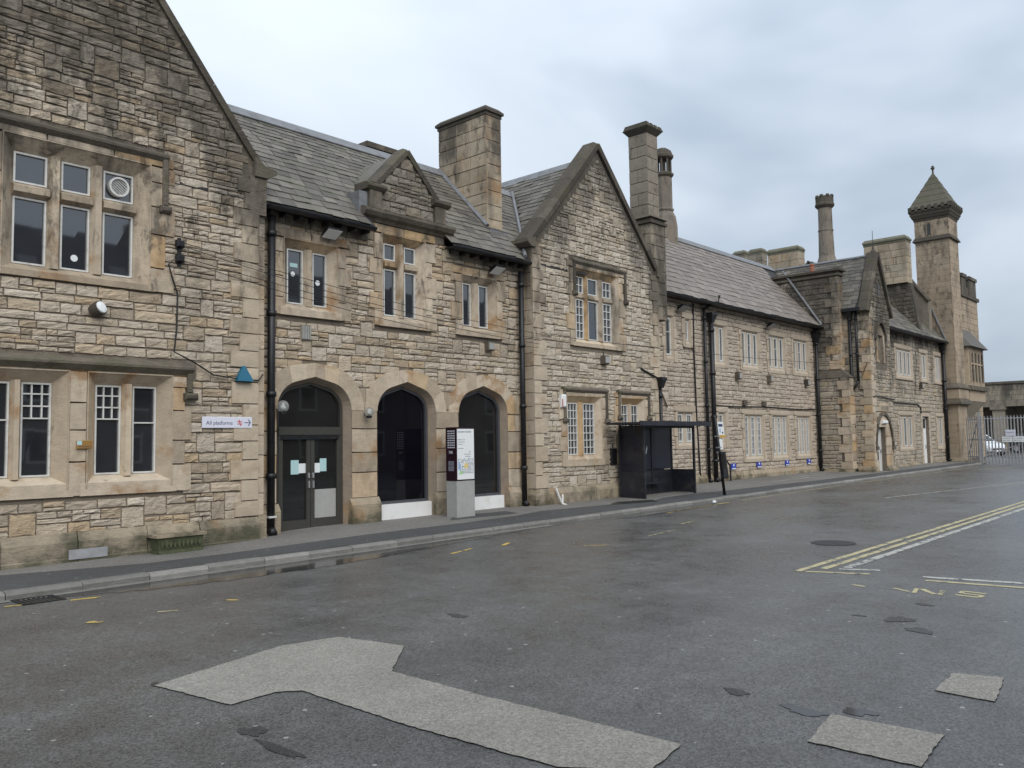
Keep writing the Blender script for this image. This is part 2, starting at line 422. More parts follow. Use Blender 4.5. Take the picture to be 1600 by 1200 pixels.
class MB:
    def __init__(s): s.v, s.f = [], []
    def add(s, vs, fs):
        k = len(s.v); s.v += [tuple(v) for v in vs]; s.f += [tuple(i + k for i in f) for f in fs]; return s
    def hexa(s, p):
        return s.add(p, [(0, 3, 2, 1), (4, 5, 6, 7), (0, 1, 5, 4), (1, 2, 6, 5), (2, 3, 7, 6), (3, 0, 4, 7)])
    def box(s, x0, x1, y0, y1, z0, z1):
        return s.hexa([(x0, y0, z0), (x1, y0, z0), (x1, y1, z0), (x0, y1, z0), (x0, y0, z1), (x1, y0, z1), (x1, y1, z1), (x0, y1, z1)])
    def fbox(s, fr, u0, u1, z0, z1, d0, d1, bev=0.0):
        P = fr.p
        if bev <= 0:
            return s.hexa([P(u0, z0, d1), P(u1, z0, d1), P(u1, z0, d0), P(u0, z0, d0), P(u0, z1, d1), P(u1, z1, d1), P(u1, z1, d0), P(u0, z1, d0)])
        b = min(bev, (u1 - u0) * .3, (z1 - z0) * .3)
        a = [P(u0, z0, d0), P(u1, z0, d0), P(u1, z1, d0), P(u0, z1, d0)]
        c = [P(u0, z0, d1 - b), P(u1, z0, d1 - b), P(u1, z1, d1 - b), P(u0, z1, d1 - b)]
        e_ = [P(u0 + b, z0 + b, d1), P(u1 - b, z0 + b, d1), P(u1 - b, z1 - b, d1), P(u0 + b, z1 - b, d1)]
        return s.add(a + c + e_, [(3, 2, 1, 0), (0, 1, 5, 4), (1, 2, 6, 5), (2, 3, 7, 6), (3, 0, 4, 7), (4, 5, 9, 8), (5, 6, 10, 9), (6, 7, 11, 10), (7, 4, 8, 11), (8, 9, 10, 11)])
    def prism(s, fr, poly, d0, d1):
        """poly of (u,z) counter-clockwise seen from outside, from depth d0 out to d1"""
        k = len(poly)
        vs = [fr.p(u, z, d1) for u, z in poly] + [fr.p(u, z, d0) for u, z in poly]
        fs = [tuple(range(k)), tuple(range(2 * k - 1, k - 1, -1))]
        fs += [(i, i + k, (i + 1) % k + k, (i + 1) % k) for i in range(k)]
        return s.add(vs, fs)
    def profile(s, fr, prof, u0, u1, m0=0.0, m1=0.0):
        """profile of (d,z) points swept along u; m0/m1 mitre the ends by m*d"""
        k = len(prof)
        vs = [fr.p(u0 + m0 * d, z, d) for d, z in prof] + [fr.p(u1 - m1 * d, z, d) for d, z in prof]
        fs = [tuple(range(k)), tuple(range(2 * k - 1, k - 1, -1))]
        fs += [(i, i + k, (i + 1) % k + k, (i + 1) % k) for i in range(k)]
        return s.add(vs, fs)
    def tube(s, pts, r, seg=8, cap=True):
        pts = [Vector(p) for p in pts]
        rings = []
        for i, p in enumerate(pts):
            t = (pts[min(i + 1, len(pts) - 1)] - pts[max(i - 1, 0)]).normalized()
            a = Vector((0, 0, 1)) if abs(t.z) < 0.9 else Vector((1, 0, 0))
            x = t.cross(a).normalized(); y = t.cross(x).normalized()
            rr = r[i] if isinstance(r, (list, tuple)) else r
            rings.append([p + x * (rr * cos(2 * pi * j / seg)) + y * (rr * sin(2 * pi * j / seg)) for j in range(seg)])
        vs = [v for q in rings for v in q]
        fs = []
        for i in range(len(rings) - 1):
            for j in range(seg):
                a, b = i * seg + j, i * seg + (j + 1) % seg
                fs.append((a, a + seg, b + seg, b))
        if cap:
            fs.append(tuple(range(seg))); fs.append(tuple(range(len(vs) - 1, len(vs) - seg - 1, -1)))
        return s.add(vs, fs)
    def lathe(s, cx, cy, prof, seg=16, ph=0.0):
        vs, fs = [], []
        for r, z in prof:
            for j in range(seg):
                a = ph + 2 * pi * j / seg
                vs.append((cx + r * cos(a), cy + r * sin(a), z))
        for i in range(len(prof) - 1):
            for j in range(seg):
                a, b = i * seg + j, i * seg + (j + 1) % seg
                fs.append((a, b, b + seg, a + seg))
        fs.append(tuple(range(seg - 1, -1, -1)))
        fs.append(tuple(range((len(prof) - 1) * seg, len(prof) * seg)))
        return s.add(vs, fs)
    def ball(s, c, r, seg=14, rings=9, sq=1.0):
        prof = [(max(1e-4, r * sin(pi * i / rings)), c[2] - r * sq * cos(pi * i / rings)) for i in range(rings + 1)]
        return s.lathe(c[0], c[1], prof, seg)
    def build(s, name, mat, parent=None, smooth=False, kind=None):
        me = bpy.data.meshes.new(name)
        me.from_pydata(s.v, [], s.f)
        me.materials.append(M[mat] if isinstance(mat, str) else mat)
        if smooth:
            for p in me.polygons: p.use_smooth = True
        o = link(bpy.data.objects.new(name, me))
        if kind: o['kind'] = kind
        return par(o, parent)

def text_mesh(name, s, size, mat, fr, u, z, d, parent, align='LEFT', ext=0.001):
    cu = bpy.data.curves.new(name, 'FONT')
    cu.body = s; cu.size = size; cu.extrude = ext; cu.align_x = align
    cu.resolution_u = 2
    tmp = bpy.data.objects.new(name, cu)
    me = bpy.data.meshes.new_from_object(tmp)
    bpy.data.objects.remove(tmp)
    me.materials.clear(); me.materials.append(M[mat])
    q = Matrix.Translation(fr.p(u, z, d)) @ Matrix.Rotation(fr.rz, 4, 'Z') @ Matrix.Rotation(pi / 2, 4, 'X')
    me.transform(q)
    o = link(bpy.data.objects.new(name, me))
    return par(o, parent)

# --- shared piece meshes -------------------------------------------------
def stone_piece(name, mat, us, zs, edge, face, inset, jit):
    """unit stone: u 0..1, z 0..1, front at -y in metres"""
    R_ = random.uniform
    nu, nz = len(us), len(zs)
    vs, fs = [], []
    for j, z in enumerate(zs):
        for i, u in enumerate(us):
            bu = i in (0, nu - 1); bz = j in (0, nz - 1)
            uu = u + (inset[0] if i == 0 else -inset[0] if i == nu - 1 else R_(-.08, .08)) + R_(-jit[0], jit[0])
            zz = z + (inset[1] if j == 0 else -inset[1] if j == nz - 1 else R_(-.12, .12)) + R_(-jit[1], jit[1])
            d = R_(*edge) if (bu or bz) else R_(*face)
            vs.append((uu, -d, zz))
    for j in range(nz - 1):
        for i in range(nu - 1):
            a = j * nu + i
            fs.append((a, a + 1, a + nu + 1, a + nu))
    ring = [i for i in range(nu)] + [j * nu + nu - 1 for j in range(1, nz)] + [(nz - 1) * nu + i for i in range(nu - 2, -1, -1)] + [j * nu for j in range(nz - 2, 0, -1)]
    base = len(vs)
    for r in ring:
        x, y, z = vs[r]
        j, i = divmod(r, nu)
        vs.append((us[i] * 0.985 + 0.0075 + R_(-.006, .006), 0.03, zs[j] * 0.96 + 0.02))
    k = len(ring)
    for i in range(k):
        a, b = i, (i + 1) % k
        fs.append((ring[b], ring[a], base + a, base + b))
    me = bpy.data.meshes.new(name)
    me.from_pydata(vs, [], fs)
    me.materials.append(M[mat])
    return me

ROCK, BLOCK, SLATES = {}, {}, {}
def rock_set(mat):
    if mat not in ROCK:
        ROCK[mat] = [stone_piece('stone', mat, (0, .24, .52, .77, 1), (0, .36, .68, 1), (.014, .028), (.020, .040), (.014, .05), (.016, .05)) for _ in range(48)]
    return ROCK[mat]
def block_set(mat):
    if mat not in BLOCK:
        BLOCK[mat] = [stone_piece('block', mat, (0, .5, 1), (0, .5, 1), (.024, .031), (.029, .036), (.010, .018), (.004, .008)) for _ in range(8)]
    return BLOCK[mat]
def slate_set(mat):
    if mat not in SLATES:
        out = []
        for _ in range(24):
            R_ = random.uniform
            t = R_(.006, .012)
            z0 = R_(-.10, .10); z1 = z0 + R_(-.10, .10)
            # unit slate: x 0..1 across, y 0..1 up the slope, z up (metres); lower edge lies proud on the course below
            q, v, w_ = R_(.010, .020), R_(-.003, .010), R_(.008, .03)
            vs = [(w_, z0, q), (1 - w_, z1, q + v), (1 - w_, 1.25, .002), (w_, 1.25, .002),
                  (w_, z0, q + t), (1 - w_, z1, q + t + v), (1 - w_, 1.25, .008), (w_, 1.25, .008)]
            me = bpy.data.meshes.new('slate')
            me.from_pydata(vs, [], [(0, 3, 2, 1), (4, 5, 6, 7), (0, 1, 5, 4), (1, 2, 6, 5), (2, 3, 7, 6), (3, 0, 4, 7)])
            me.materials.append(M[mat])
            out.append(me)
        SLATES[mat] = out
    return SLATES[mat]

class Pieces:
    """Collects pieces for one thing: the largest in view become objects, the rest one joined part."""
    def __init__(s): s.items = []
    def put(s, me, mat, w, h, owner, c):
        s.items.append((me, mat, w, h, owner, c))
    def flush(s, name, rest_name, rest_mat, limit=300, rest_parent=None):
        def score(it):
            d = (Vector(it[5]) - CAM)
            v = RM.transposed() @ d
            vis = 1.0 if v.z < 0 and abs(v.x / v.z) < 0.62 and abs(v.y / v.z) < 0.47 else 0.02
            return vis * it[2] * it[3] / d.length_squared
        s.items.sort(key=score, reverse=True)
        for me, mat, w, h, owner, c in s.items[:limit]:
            o = bpy.data.objects.new(name, me)
            link(o)
            o.parent = owner
            if owner.type == 'EMPTY': o.matrix_parent_inverse = Matrix.Translation(-Vector(owner.location))
            o.matrix_basis = mat
        rest = s.items[limit:]
        if rest:
            mb = MB()
            for me, mat, w, h, owner, c in rest:
                mb.add([mat @ v.co for v in me.vertices], [tuple(p.vertices) for p in me.polygons])
            mb.build(rest_name, rest_mat, rest_parent or rest[0][4], kind='stuff')

def fmat(fr, u, z, w, h, d=0.0, sy=1.0):
    return Matrix.Translation(fr.p(u, z, d)) @ Matrix.Rotation(fr.rz, 4, 'Z') @ Matrix.Diagonal((w, sy, h, 1))

def sub_intervals(lo, hi, cuts):
    out = [(lo, hi)]
    for a, b in cuts:
        nx = []
        for x0, x1 in out:
            if b <= x0 or a >= x1: nx.append((x0, x1)); continue
            if a > x0: nx.append((x0, a))
            if b < x1: nx.append((b, x1))
        out = nx
    return [(a, b) for a, b in out if b - a > 0.05]

def rubble(pc, owner, fr, mat, z0, z1, ext, excl, ch=(.12, .21), cw=(.24, .54), split=0.35):
    """Snecked rubble: courses of rock-faced stones, some split into two or three thin ones."""
    ms = rock_set(mat)
    z = z0
    R_ = random.uniform
    hs = []
    while z < z1 - 0.04:
        h = min(R_(*ch), z1 - z)
        if z1 - z - h < 0.08: h = z1 - z
        hs.append((z, h)); z += h
    def lay(uu, zz, ww, hh):
        g = random.uniform(.003, .009)
        q = R_(-.006, .006)
        pc.put(random.choice(ms), fmat(fr, uu + g, zz + g + q, ww - 2 * g, hh - 2 * g, 0, R_(.6, 1.3)), ww, hh, owner, fr.p(uu + ww / 2, zz + hh / 2))
    def cuts_at(z, h):
        out = []
        for a, b, c, d in excl:
            ov = min(d, z + h) - max(c, z)
            if d - c < .06:
                if c <= z + h * .5 < d: out.append((a, b))
            elif ov > 0.3 * h: out.append((a, b))
        return out
    carry = []
    for k, (z, h) in enumerate(hs):
        lo, hi = ext(z + h * 0.5)
        nxt = hs[k + 1] if k + 1 < len(hs) else None
        free = sub_intervals(*ext(nxt[0] + nxt[1] * .6), cuts_at(*nxt)) if nxt else []
        jump = []
        for a, b in sub_intervals(lo, hi, cuts_at(z, h) + carry):
            u = a
            while u < b - 0.02:
                w = R_(*cw) * (R_(1.1, 1.5) if random.random() < .12 else 1)
                if b - u - w < cw[0] * 0.6: w = b - u
                if w > cw[1] * 1.6: w *= 0.5
                if nxt and w < .42 and h + nxt[1] < .36 and random.random() < .16 and any(p <= u and q >= u + w for p, q in free):
                    lay(u, z, w, h + nxt[1]); jump.append((u, u + w)); u += w
                    continue
                if h > 0.15 and random.random() < split:
                    q = R_(.36, .64)
                    rows = [(z, h * q), (z + h * q, h * (1 - q))]
                else:
                    rows = [(z, h)]
                for zz, hh in rows:
                    parts = [(u, w)]
                    if len(rows) == 2 and w > 0.36 and random.random() < .6:
                        q = R_(.35, .65); parts = [(u, w * q), (u + w * q, w * (1 - q))]
                    for uu, ww in parts: lay(uu, zz, ww, hh)
                u += w
        carry = jump

def ashlar(pc, owner, fr, mat, u0, u1, z0, z1, ch=(.28, .40), cw=(.35, .8), d=0.0, sy=1.0, g=.003):
    ms = block_set(mat)
    R_ = random.uniform
    k = max(1, round((z1 - z0) / ((ch[0] + ch[1]) / 2)))
    hs = [R_(*ch) for _ in range(k)]; q = (z1 - z0) / sum(hs); z = z0
    for h in hs:
        h *= q
        n = max(1, round((u1 - u0) / R_(*cw)))
        ws = [R_(.7, 1.3) for _ in range(n)]; qq = (u1 - u0) / sum(ws); u = u0
        for w in ws:
            w *= qq
            pc.put(random.choice(ms), fmat(fr, u + g, z + g, w - 2 * g, h - 2 * g, d, sy), w, h, owner, fr.p(u + w / 2, z + h / 2))
            u += w
        z += h

def quoins(pc, owner, fr, mat, u, z0, z1, side=1, wide=.52, narrow=.30, h=(.26, .40), d=0.004):
    """Alternating long and short corner blocks; side=+1 grows to +u"""
    ms = block_set(mat); z = z0; k = 0
    while z < z1 - .05:
        hh = min(random.uniform(*h), z1 - z)
        if z1 - z - hh < .12: hh = z1 - z
        w = (wide if k % 2 == 0 else narrow) * random.uniform(.85, 1.15)
        a = u if side > 0 else u - w
        pc.put(random.choice(ms), fmat(fr, a + .002, z + .004, w - .004, hh - .008, d + .02, 1.1), w, hh, owner, fr.p(a + w / 2, z + hh / 2))
        z += hh; k += 1

def wall(name, parent, fr, outline, holes, thick, mat):
    """Wall slab with rectangular openings cut through it."""
    bm = bmesh.new()
    vs = [bm.verts.new((u, 0, z)) for u, z in outline]
    bm.faces.new(vs)
    us = sorted({v for h in holes for v in h[:2]}); zs = sorted({v for h in holes for v in h[2:]})
    for u in us:
        bmesh.ops.bisect_plane(bm, geom=bm.verts[:] + bm.edges[:] + bm.faces[:], plane_co=(u, 0, 0), plane_no=(1, 0, 0))
    for z in zs:
        bmesh.ops.bisect_plane(bm, geom=bm.verts[:] + bm.edges[:] + bm.faces[:], plane_co=(0, 0, z), plane_no=(0, 0, 1))
    dead = []
    for f in bm.faces:
        c = f.calc_center_median()
        if any(a < c.x < b and p < c.z < q for a, b, p, q in holes): dead.append(f)
    bmesh.ops.delete(bm, geom=dead, context='FACES')
    r = bmesh.ops.extrude_face_region(bm, geom=bm.faces[:])
    bmesh.ops.translate(bm, vec=(0, thick, 0), verts=[g for g in r['geom'] if isinstance(g, bmesh.types.BMVert)])
    bmesh.ops.recalc_face_normals(bm, faces=bm.faces[:])
    bmesh.ops.transform(bm, matrix=Matrix.Translation((fr.ox, fr.oy, 0)) @ Matrix.Rotation(fr.rz, 4, 'Z'), verts=bm.verts[:])
    me = bpy.data.meshes.new(name); bm.to_mesh(me); bm.free()
    me.materials.append(M[mat])
    return par(link(bpy.data.objects.new(name, me)), parent)

def slates(pc, roof, mat, o, ux, uy, width, length, keep=None, w=(.26, .48), h=(.30, .17)):
    """Courses of slates; o = eave corner, ux along the eave, uy up the slope; sizes diminish to the ridge"""
    ux, uy = Vector(ux).normalized(), Vector(uy).normalized()
    nz = ux.cross(uy)
    rot = Matrix((ux, uy, nz)).transposed().to_4x4()
    ms = slate_set(mat)
    t = 0.0
    while t < length - 0.05:
        hh = h[0] + (h[1] - h[0]) * (t / length)
        hh = min(hh, length - t)
        u = -random.uniform(0, w[0])
        while u < width:
            ww = random.uniform(*w) * (0.6 + 0.4 * hh / h[0])
            a = max(u, 0); b = min(u + ww, width)
            if b - a > .06:
                p = Vector(o) + ux * a + uy * t
                c = p + ux * (b - a) / 2 + uy * hh / 2
                if keep is None or keep(c):
                    pc.put(random.choice(ms), Matrix.Translation(p) @ rot @ Matrix.Diagonal((b - a, hh, 1, 1)), b - a, hh, roof, c)
            u += ww
        t += hh

def roof_plane(name, parent, pts, mat, thick=0.06):
    pts = [Vector(p) for p in pts]
    nrm = (pts[1] - pts[0]).cross(pts[-1] - pts[0]).normalized()
    k = len(pts)
    mb = MB().add([p for p in pts] + [p - nrm * thick for p in pts],
                  [tuple(range(k)), tuple(range(2 * k - 1, k - 1, -1))] + [(i, i + k, (i + 1) % k + k, (i + 1) % k) for i in range(k)])
    return mb.build(name, mat, parent)

# --- windows ------------------------------------------------------------
def window(bld, fr, lights, z0, z1, transom=None, mat='ash', splay=.16, dep=.17, jamb=(.30, .17), lintel=.24, sill=.22,
           hood=None, hood_drop=.85, glass='glass', bars=None, frame=.028, sill_proj=.06, jambh=.42, dress=True, jambs=True, sides=(-1, 1), name='window'):
    """Mullioned stone window. lights = [(u0,u1),...]; returns (hole rect, excluded rect)."""
    uL, uR = lights[0][0], lights[-1][1]
    P = fr.p
    oL, oR, oT, oB = uL - splay, uR + splay, z1 + splay, z0 - 0.02
    D0, D1 = 0.05, -dep
    mb = MB()
    # splayed reveal: left, right, top
    mb.add([P(oL, z0 - .2, D0), P(uL, z0 - .2, D1), P(uL, z1, D1), P(oL, oT, D0)], [(0, 1, 2, 3)])
    mb.add([P(uR, z0 - .2, D1), P(oR, z0 - .2, D0), P(oR, oT, D0), P(uR, z1, D1)], [(0, 1, 2, 3)])
    mb.add([P(uL, z1, D1), P(uR, z1, D1), P(oR, oT, D0), P(oL, oT, D0)], [(0, 1, 2, 3)])
    # outer fillet step
    mb.fbox(fr, oL - .02, oL, z0 - .2, oT + .02, -.06, .062); mb.fbox(fr, oR, oR + .02, z0 - .2, oT + .02, -.06, .062)
    mb.fbox(fr, oL, oR, oT, oT + .02, -.06, .062)
    win = mb.build(name, mat, bld)
    def mull(nm, prof_c, a, b, vert):
        q = MB()
        hw = (b - a) / 2; c = (a + b) / 2
        pr = [(-hw, D1 - .08), (hw, D1 - .08), (hw, D1), (hw * .45, -dep * .3), (-hw * .45, -dep * .3), (-hw, D1)]
        if vert:
            lo, hi = prof_c
            vs = [P(c + x, lo, d) for x, d in pr] + [P(c + x, hi, d) for x, d in pr]
        else:
            lo, hi = prof_c
            vs = [P(lo, c + x, d) for x, d in pr] + [P(hi, c + x, d) for x, d in pr]
        k = 6
        q.add(vs, [tuple(range(k)), tuple(range(2 * k - 1, k - 1, -1))] + [(i, i + k, (i + 1) % k + k, (i + 1) % k) for i in range(k)])
        q.build(nm, mat, win)
    for a, b in zip(lights[:-1], lights[1:]):
        mull('mullion', (z0 - .03, z1 + .03), a[1], b[0], True)
    rows = [(z0, z1)]
    if transom:
        rows = [(z0, transom[0]), (transom[1], z1)]
        for (a, b) in lights:
            mull('transom', (a - .02, b + .02), transom[0], transom[1], False)
    gd = D1 - .022
    for ci, (a, b) in enumerate(lights):
        for ri, (p, q) in enumerate(rows):
            j = [random.uniform(-.003, .003) for _ in range(4)]
            MB().add([P(a - .02, p - .02, gd + j[0]), P(b + .02, p - .02, gd + j[1]), P(b + .02, q + .02, gd + j[2]), P(a - .02, q + .02, gd + j[3])], [(0, 1, 2, 3)]).build('pane', glass, win)
            f = MB()
            t = frame
            f.fbox(fr, a, a + t, p, q, gd, gd + .045); f.fbox(fr, b - t, b, p, q, gd, gd + .045)
            f.fbox(fr, a + t, b - t, p, p + t, gd, gd + .044); f.fbox(fr, a + t, b - t, q - t, q, gd, gd + .044)
            f.build('casement_frame', 'white', win)
            spec = bars(ci, ri) if bars else None
            if spec:
                vb, hb, lo = spec
                bt = .011
                for x in vb:
                    uu = a + (b - a) * x
                    MB().fbox(fr, uu - bt, uu + bt, max(p + t, p + (q - p) * lo), q - t, gd + .004, gd + .032).build('glazing_bar', 'white', win)
                for y in hb:
                    zz = p + (q - p) * y
                    MB().fbox(fr, a + t, b - t, zz - bt, zz + bt, gd + .004, gd + .034).build('glazing_bar', 'white', win)
    # sill with sloping top
    sp = sill_proj
    MB().profile(fr, [(D1 - .1, z0 - .02), (D1 - .1, z0), (D1, z0), (sp, z0 - .12), (sp, z0 - sill), (-.06, z0 - sill)], oL - .10, oR + .10).build('sill', mat, win)
    eL, eR, eT, eB = oL - jamb[0], oR + jamb[0], oT + lintel, z0 - sill
    if dress:
        ms = block_set(mat)
        def blk(a, b, c, d, nm):
            o = bpy.data.objects.new(nm, random.choice(ms)); link(o)
            o.parent = win
            o.matrix_basis = fmat(fr, a + .002, c + .003, b - a - .004, d - c - .006, 0.024, 1.1)
        if jambs:
            for sgn in sides:
                z = eB + (0 if sgn < 0 else 0); k = 0 if sgn > 0 else 1
                z = z0 - sill if True else z
                while z < oT - .02:
                    hh = min(jambh * random.uniform(.8, 1.25), oT - z)
                    if oT - z - hh < .15: hh = oT - z
                    w = jamb[0] if k % 2 == 0 else jamb[1]
                    if sgn < 0: blk(oL - .02 - w, oL - .02, z, z + hh, 'jamb_block')
                    else: blk(oR + .02, oR + .02 + w, z, z + hh, 'jamb_block')
                    z += hh; k += 1
        n = max(1, round((eR - eL) / 1.15)); w = (eR - eL) / n
        if lintel > .05:
            for i in range(n): blk(eL + i * w, eL + (i + 1) * w, oT + .02, oT + lintel, 'lintel_block')
    if hood:
        zt = oT + lintel - .02 if hood is True else hood
        a, b = oL - .14, oR + .14
        if isinstance(hood, tuple): a, b, zt = hood
        h = MB()
        h.profile(fr, [(0, zt - .12), (.06, zt - .11), (.12, zt - .04), (.12, zt), (.0, zt + .07)], a - .03, b + .03)
        for x0, x1 in ((a - .03, a + .07), (b - .07, b + .03)):
            if hood_drop:
                h.fbox(fr, x0, x1, zt - hood_drop, zt - .05, 0.0, .10, .02)
                h.fbox(fr, x0 - .05, x1 + .05, zt - hood_drop - .12, zt - hood_drop, 0.0, .14, .04)
        h.build('hood_mould', 'coping', win)
        eT = max(eT, zt + .02)
    return (oL - .02, oR + .02, z0 - .1, oT + .02), (oL - .02 - jamb[1] * .9, oR + .02 + jamb[1] * .9, eB, eT)

def plinth(bld, wl_, fr, u0, u1, ztop, K=0.006, base=.0, proj=.10, mat='plinth', step=1.15):
    u = u0
    while u < u1 - .01:
        w = min(step * random.uniform(.7, 1.3), u1 - u)
        if u1 - u - w < .35: w = u1 - u
        j = random.uniform(-.008, .008)
        MB().profile(fr, [(-.05, base), (proj + .02 + j, base), (proj + .02 + j, base + .16), (proj + j, base + .18), (proj + j, ztop - .14), (0.045 + j, ztop), (-.05, ztop)], u + .007, u + w - .007).build('plinth_block', mat, wl_)
        u += w

def downpipe(bld, x, y, z0, z1, r=.055, head=None, shoe=True):
    mb = MB()
    mb.tube([(x, y, z0 + .05), (x, y, z1)], r, 10)
    z = z0 + .6
    if shoe: mb.tube([(x, y, z0 + .12), (x, y - .10, z0 + .02)], r * 1.05, 10)
    p = mb.build('downpipe', 'black', bld, True)
    z = z1 - .35
    while z > z0 + .3:
        MB().tube([(x, y, z - .05), (x, y, z + .05)], r * 1.32, 10).build('pipe_collar', 'black', p, True)
        z -= 1.55
    if head:
        hx0, hx1, hz0, hz1 = head
        q = MB()
        q.hexa([(x - .07, y - .08, hz0), (x + .07, y - .08, hz0), (x + .07, y + .08, hz0), (x - .07, y + .08, hz0),
                (hx0, y - .14, hz1), (hx1, y - .14, hz1), (hx1, y + .12, hz1), (hx0, y + .12, hz1)])
        q.box(hx0 - .02, hx1 + .02, y - .16, y + .12, hz1 + .002, hz1 + .09)
        q.build('rainwater_head', 'black', p)
    return p

def coping_run(bld, pts, fr, w=.30, d0=-.45, d1=.14, name='coping', seg=4, mat='coping'):
    """Sloping gable coping along (u,z) polyline segment, split in stones"""
    (u0, z0), (u1, z1) = pts
    L = sqrt((u1 - u0) ** 2 + (z1 - z0) ** 2)
    tx, tz = (u1 - u0) / L, (z1 - z0) / L
    nx, nz = -tz, tx
    if nz < 0: nx, nz = -nx, -nz
    for i in range(seg):
        a, b = L * i / seg + .004, L * (i + 1) / seg - .004
        P = lambda s, t, d: fr.p(u0 + tx * s + nx * t, z0 + tz * s + nz * t, d)
        j = random.uniform(-.006, .006)
        prof = [(-.06, d1 - .02), (w * .45, d1 + j), (w, d1 - .10), (w, d0 + .08), (w * .3, d0), (-.06, d0)]
        vs = [P(a, t, d) for t, d in prof] + [P(b, t, d) for t, d in prof]
        k = 6
        MB().add(vs, [tuple(range(k)), tuple(range(2 * k - 1, k - 1, -1))] + [(q, q + k, (q + 1) % k + k, (q + 1) % k) for q in range(k)]).build(name, mat, bld)

def gutter(bld, x0, x1, y, z, r=.075):
    mb = MB()
    n = 8
    pr = [(y + r * 1.1 * cos(a), z + r * sin(a)) for a in [pi + pi * i / n for i in range(n + 1)]]
    pr += [(yy, zz) for yy, zz in [(y + r * .9, z), (y - r * .9, z)]]
    vs = [(x0, a, b) for a, b in pr] + [(x1, a, b) for a, b in pr]
    k = len(pr)
    mb.add(vs, [tuple(range(k)), tuple(range(2 * k - 1, k - 1, -1))] + [(q, q + k, (q + 1) % k + k, (q + 1) % k) for q in range(k)])
    return mb.build('gutter', 'black', bld)

K = 0.006
def gz(x): return K * x
PAV = 0.10

# ================================================================== SETTING
def pz(x, y):
    k = min(1, max(0, (x - 7) / 3.0)) * 0.07
    return gz(x) + PAV + k * (y + 2.2) / 2.4

def sheet(name, pts, h, mat, parent=None, on=gz, kind=None, off=0.0):
    """flat polygon laid on the sloping ground, h metres above it"""
    mb = MB().add([(x, y, (on(x) if on is gz else on(x, y)) + h) for x, y in pts], [tuple(range(len(pts)))])
    return mb.build(name, mat, parent, kind=kind)

def ragged(pts, amp=.03, step=.16):
    out = []
    for (x0, y0), (x1, y1) in zip(pts, pts[1:] + pts[:1]):
        n = max(1, int(sqrt((x1 - x0) ** 2 + (y1 - y0) ** 2) / step))
        for i in range(n):
            t = i / n
            out.append((x0 + (x1 - x0) * t + random.uniform(-amp, amp), y0 + (y1 - y0) * t + random.uniform(-amp, amp)))
    return out

def blob(cx, cy, rx, ry, n=22, irr=.3, rot=0.0):
    ph = [random.uniform(0, 6.28) for _ in range(4)]
    out = []
    for i in range(n):
        a = 2 * pi * i / n
        r = 1 + irr * (.5 * sin(2 * a + ph[0]) + .4 * sin(3 * a + ph[1]) + .35 * sin(5 * a + ph[2]) + .25 * sin(7 * a + ph[3]))
        x, y = rx * r * cos(a), ry * r * sin(a)
        out.append((cx + x * cos(rot) - y * sin(rot), cy + x * sin(rot) + y * cos(rot)))
    return out

road = sheet('road', [(-220, -220), (420, -220), (420, 220), (-220, 220)], 0, 'asphalt', kind='structure')
# long dark worn areas and patches laid flush in the asphalt
for pts in ([(3.07, -7.44), (4.4, -7.12), (4.94, -7.26), (5.09, -8.03), (4.47, -8.6), (4.46, -9.67), (4.51, -11.25), (4.04, -11.32), (3.77, -10.89), (3.7, -9.7), (3.71, -8.47), (3.56, -8.35), (3.19, -8.37)],
            [(5.59, -11.72), (5.63, -12.39), (5.03, -12.44), (5.02, -11.8)], [(7.09, -12.06), (7.19, -12.38), (6.52, -12.47), (6.55, -12.08)]):
    edge = ragged(pts, .007, .05)
    n_ = len(edge); area = sum(edge[i][0] * edge[(i + 1) % n_][1] - edge[(i + 1) % n_][0] * edge[i][1] for i in range(n_))
    sg_ = 1 if area > 0 else -1
    outer = []
    for i in range(n_):
        (xa, ya), (xb, yb) = edge[i - 2], edge[(i + 2) % n_]
        L_ = max(1e-4, sqrt((xb - xa) ** 2 + (yb - ya) ** 2)); w_ = random.uniform(.0, .004)
        outer.append((edge[i][0] + sg_ * (yb - ya) / L_ * w_, edge[i][1] - sg_ * (xb - xa) / L_ * w_))
    sheet('tar_joint', outer, .004, 'hole', road)
    sheet('asphalt_patch', edge, .008, 'patchlight', road)
# gutter puddle and potholes
pud = [(3.9, -2.48), (5.2, -2.47), (6.6, -2.47), (8.2, -2.47), (10.4, -2.47), (13.4, -2.47), (12.6, -2.62), (11.2, -2.85), (9.9, -3.0), (8.9, -3.15), (7.6, -3.3), (6.6, -3.25), (5.7, -3.2), (5.0, -3.0), (4.4, -2.8)]
sheet('puddle', ragged(pud, .05, .15), .004, 'puddle', road)
sheet('puddle', blob(18.4, -2.75, 2.2, .22, 26, .25), .004, 'puddle', road)
sheet('puddle', blob(5.56, -11.55, .085, .13, 18, .45), .004, 'puddle', road)
sheet('puddle', blob(5.76, -11.84, .07, .11, 18, .45), .004, 'puddle', road)
for cx, cy, rx, ry in ((8.8, -11.12, .16, .11), (8.42, -11.42, .10, .13), (5.67, -11.0, .07, .09), (3.0, -8.98, .07, .12), (2.93, -9.4, .05, .2), (6.31, -7.46, .07, .12),
                       (3.1, -7.42, .05, .06), (8.75, -10.75, .03, .07), (9.7, -11.1, .05, .1), (2.75, -10.45, .06, .18), (4.35, -11.1, .05, .14), (3.3, -8.3, .04, .05)):
    sheet('pothole', blob(cx, cy, rx, ry, 16, .4), .004, 'hole', road)
# manhole cover
mb = MB(); cvx, cvy = 14.2, -8.35
mb.lathe(cvx, cvy, [(.36, gz(cvx) - .02), (.36, gz(cvx) + .006), (.33, gz(cvx) + .008)], 24)
mb.build('manhole_cover', 'black', road)
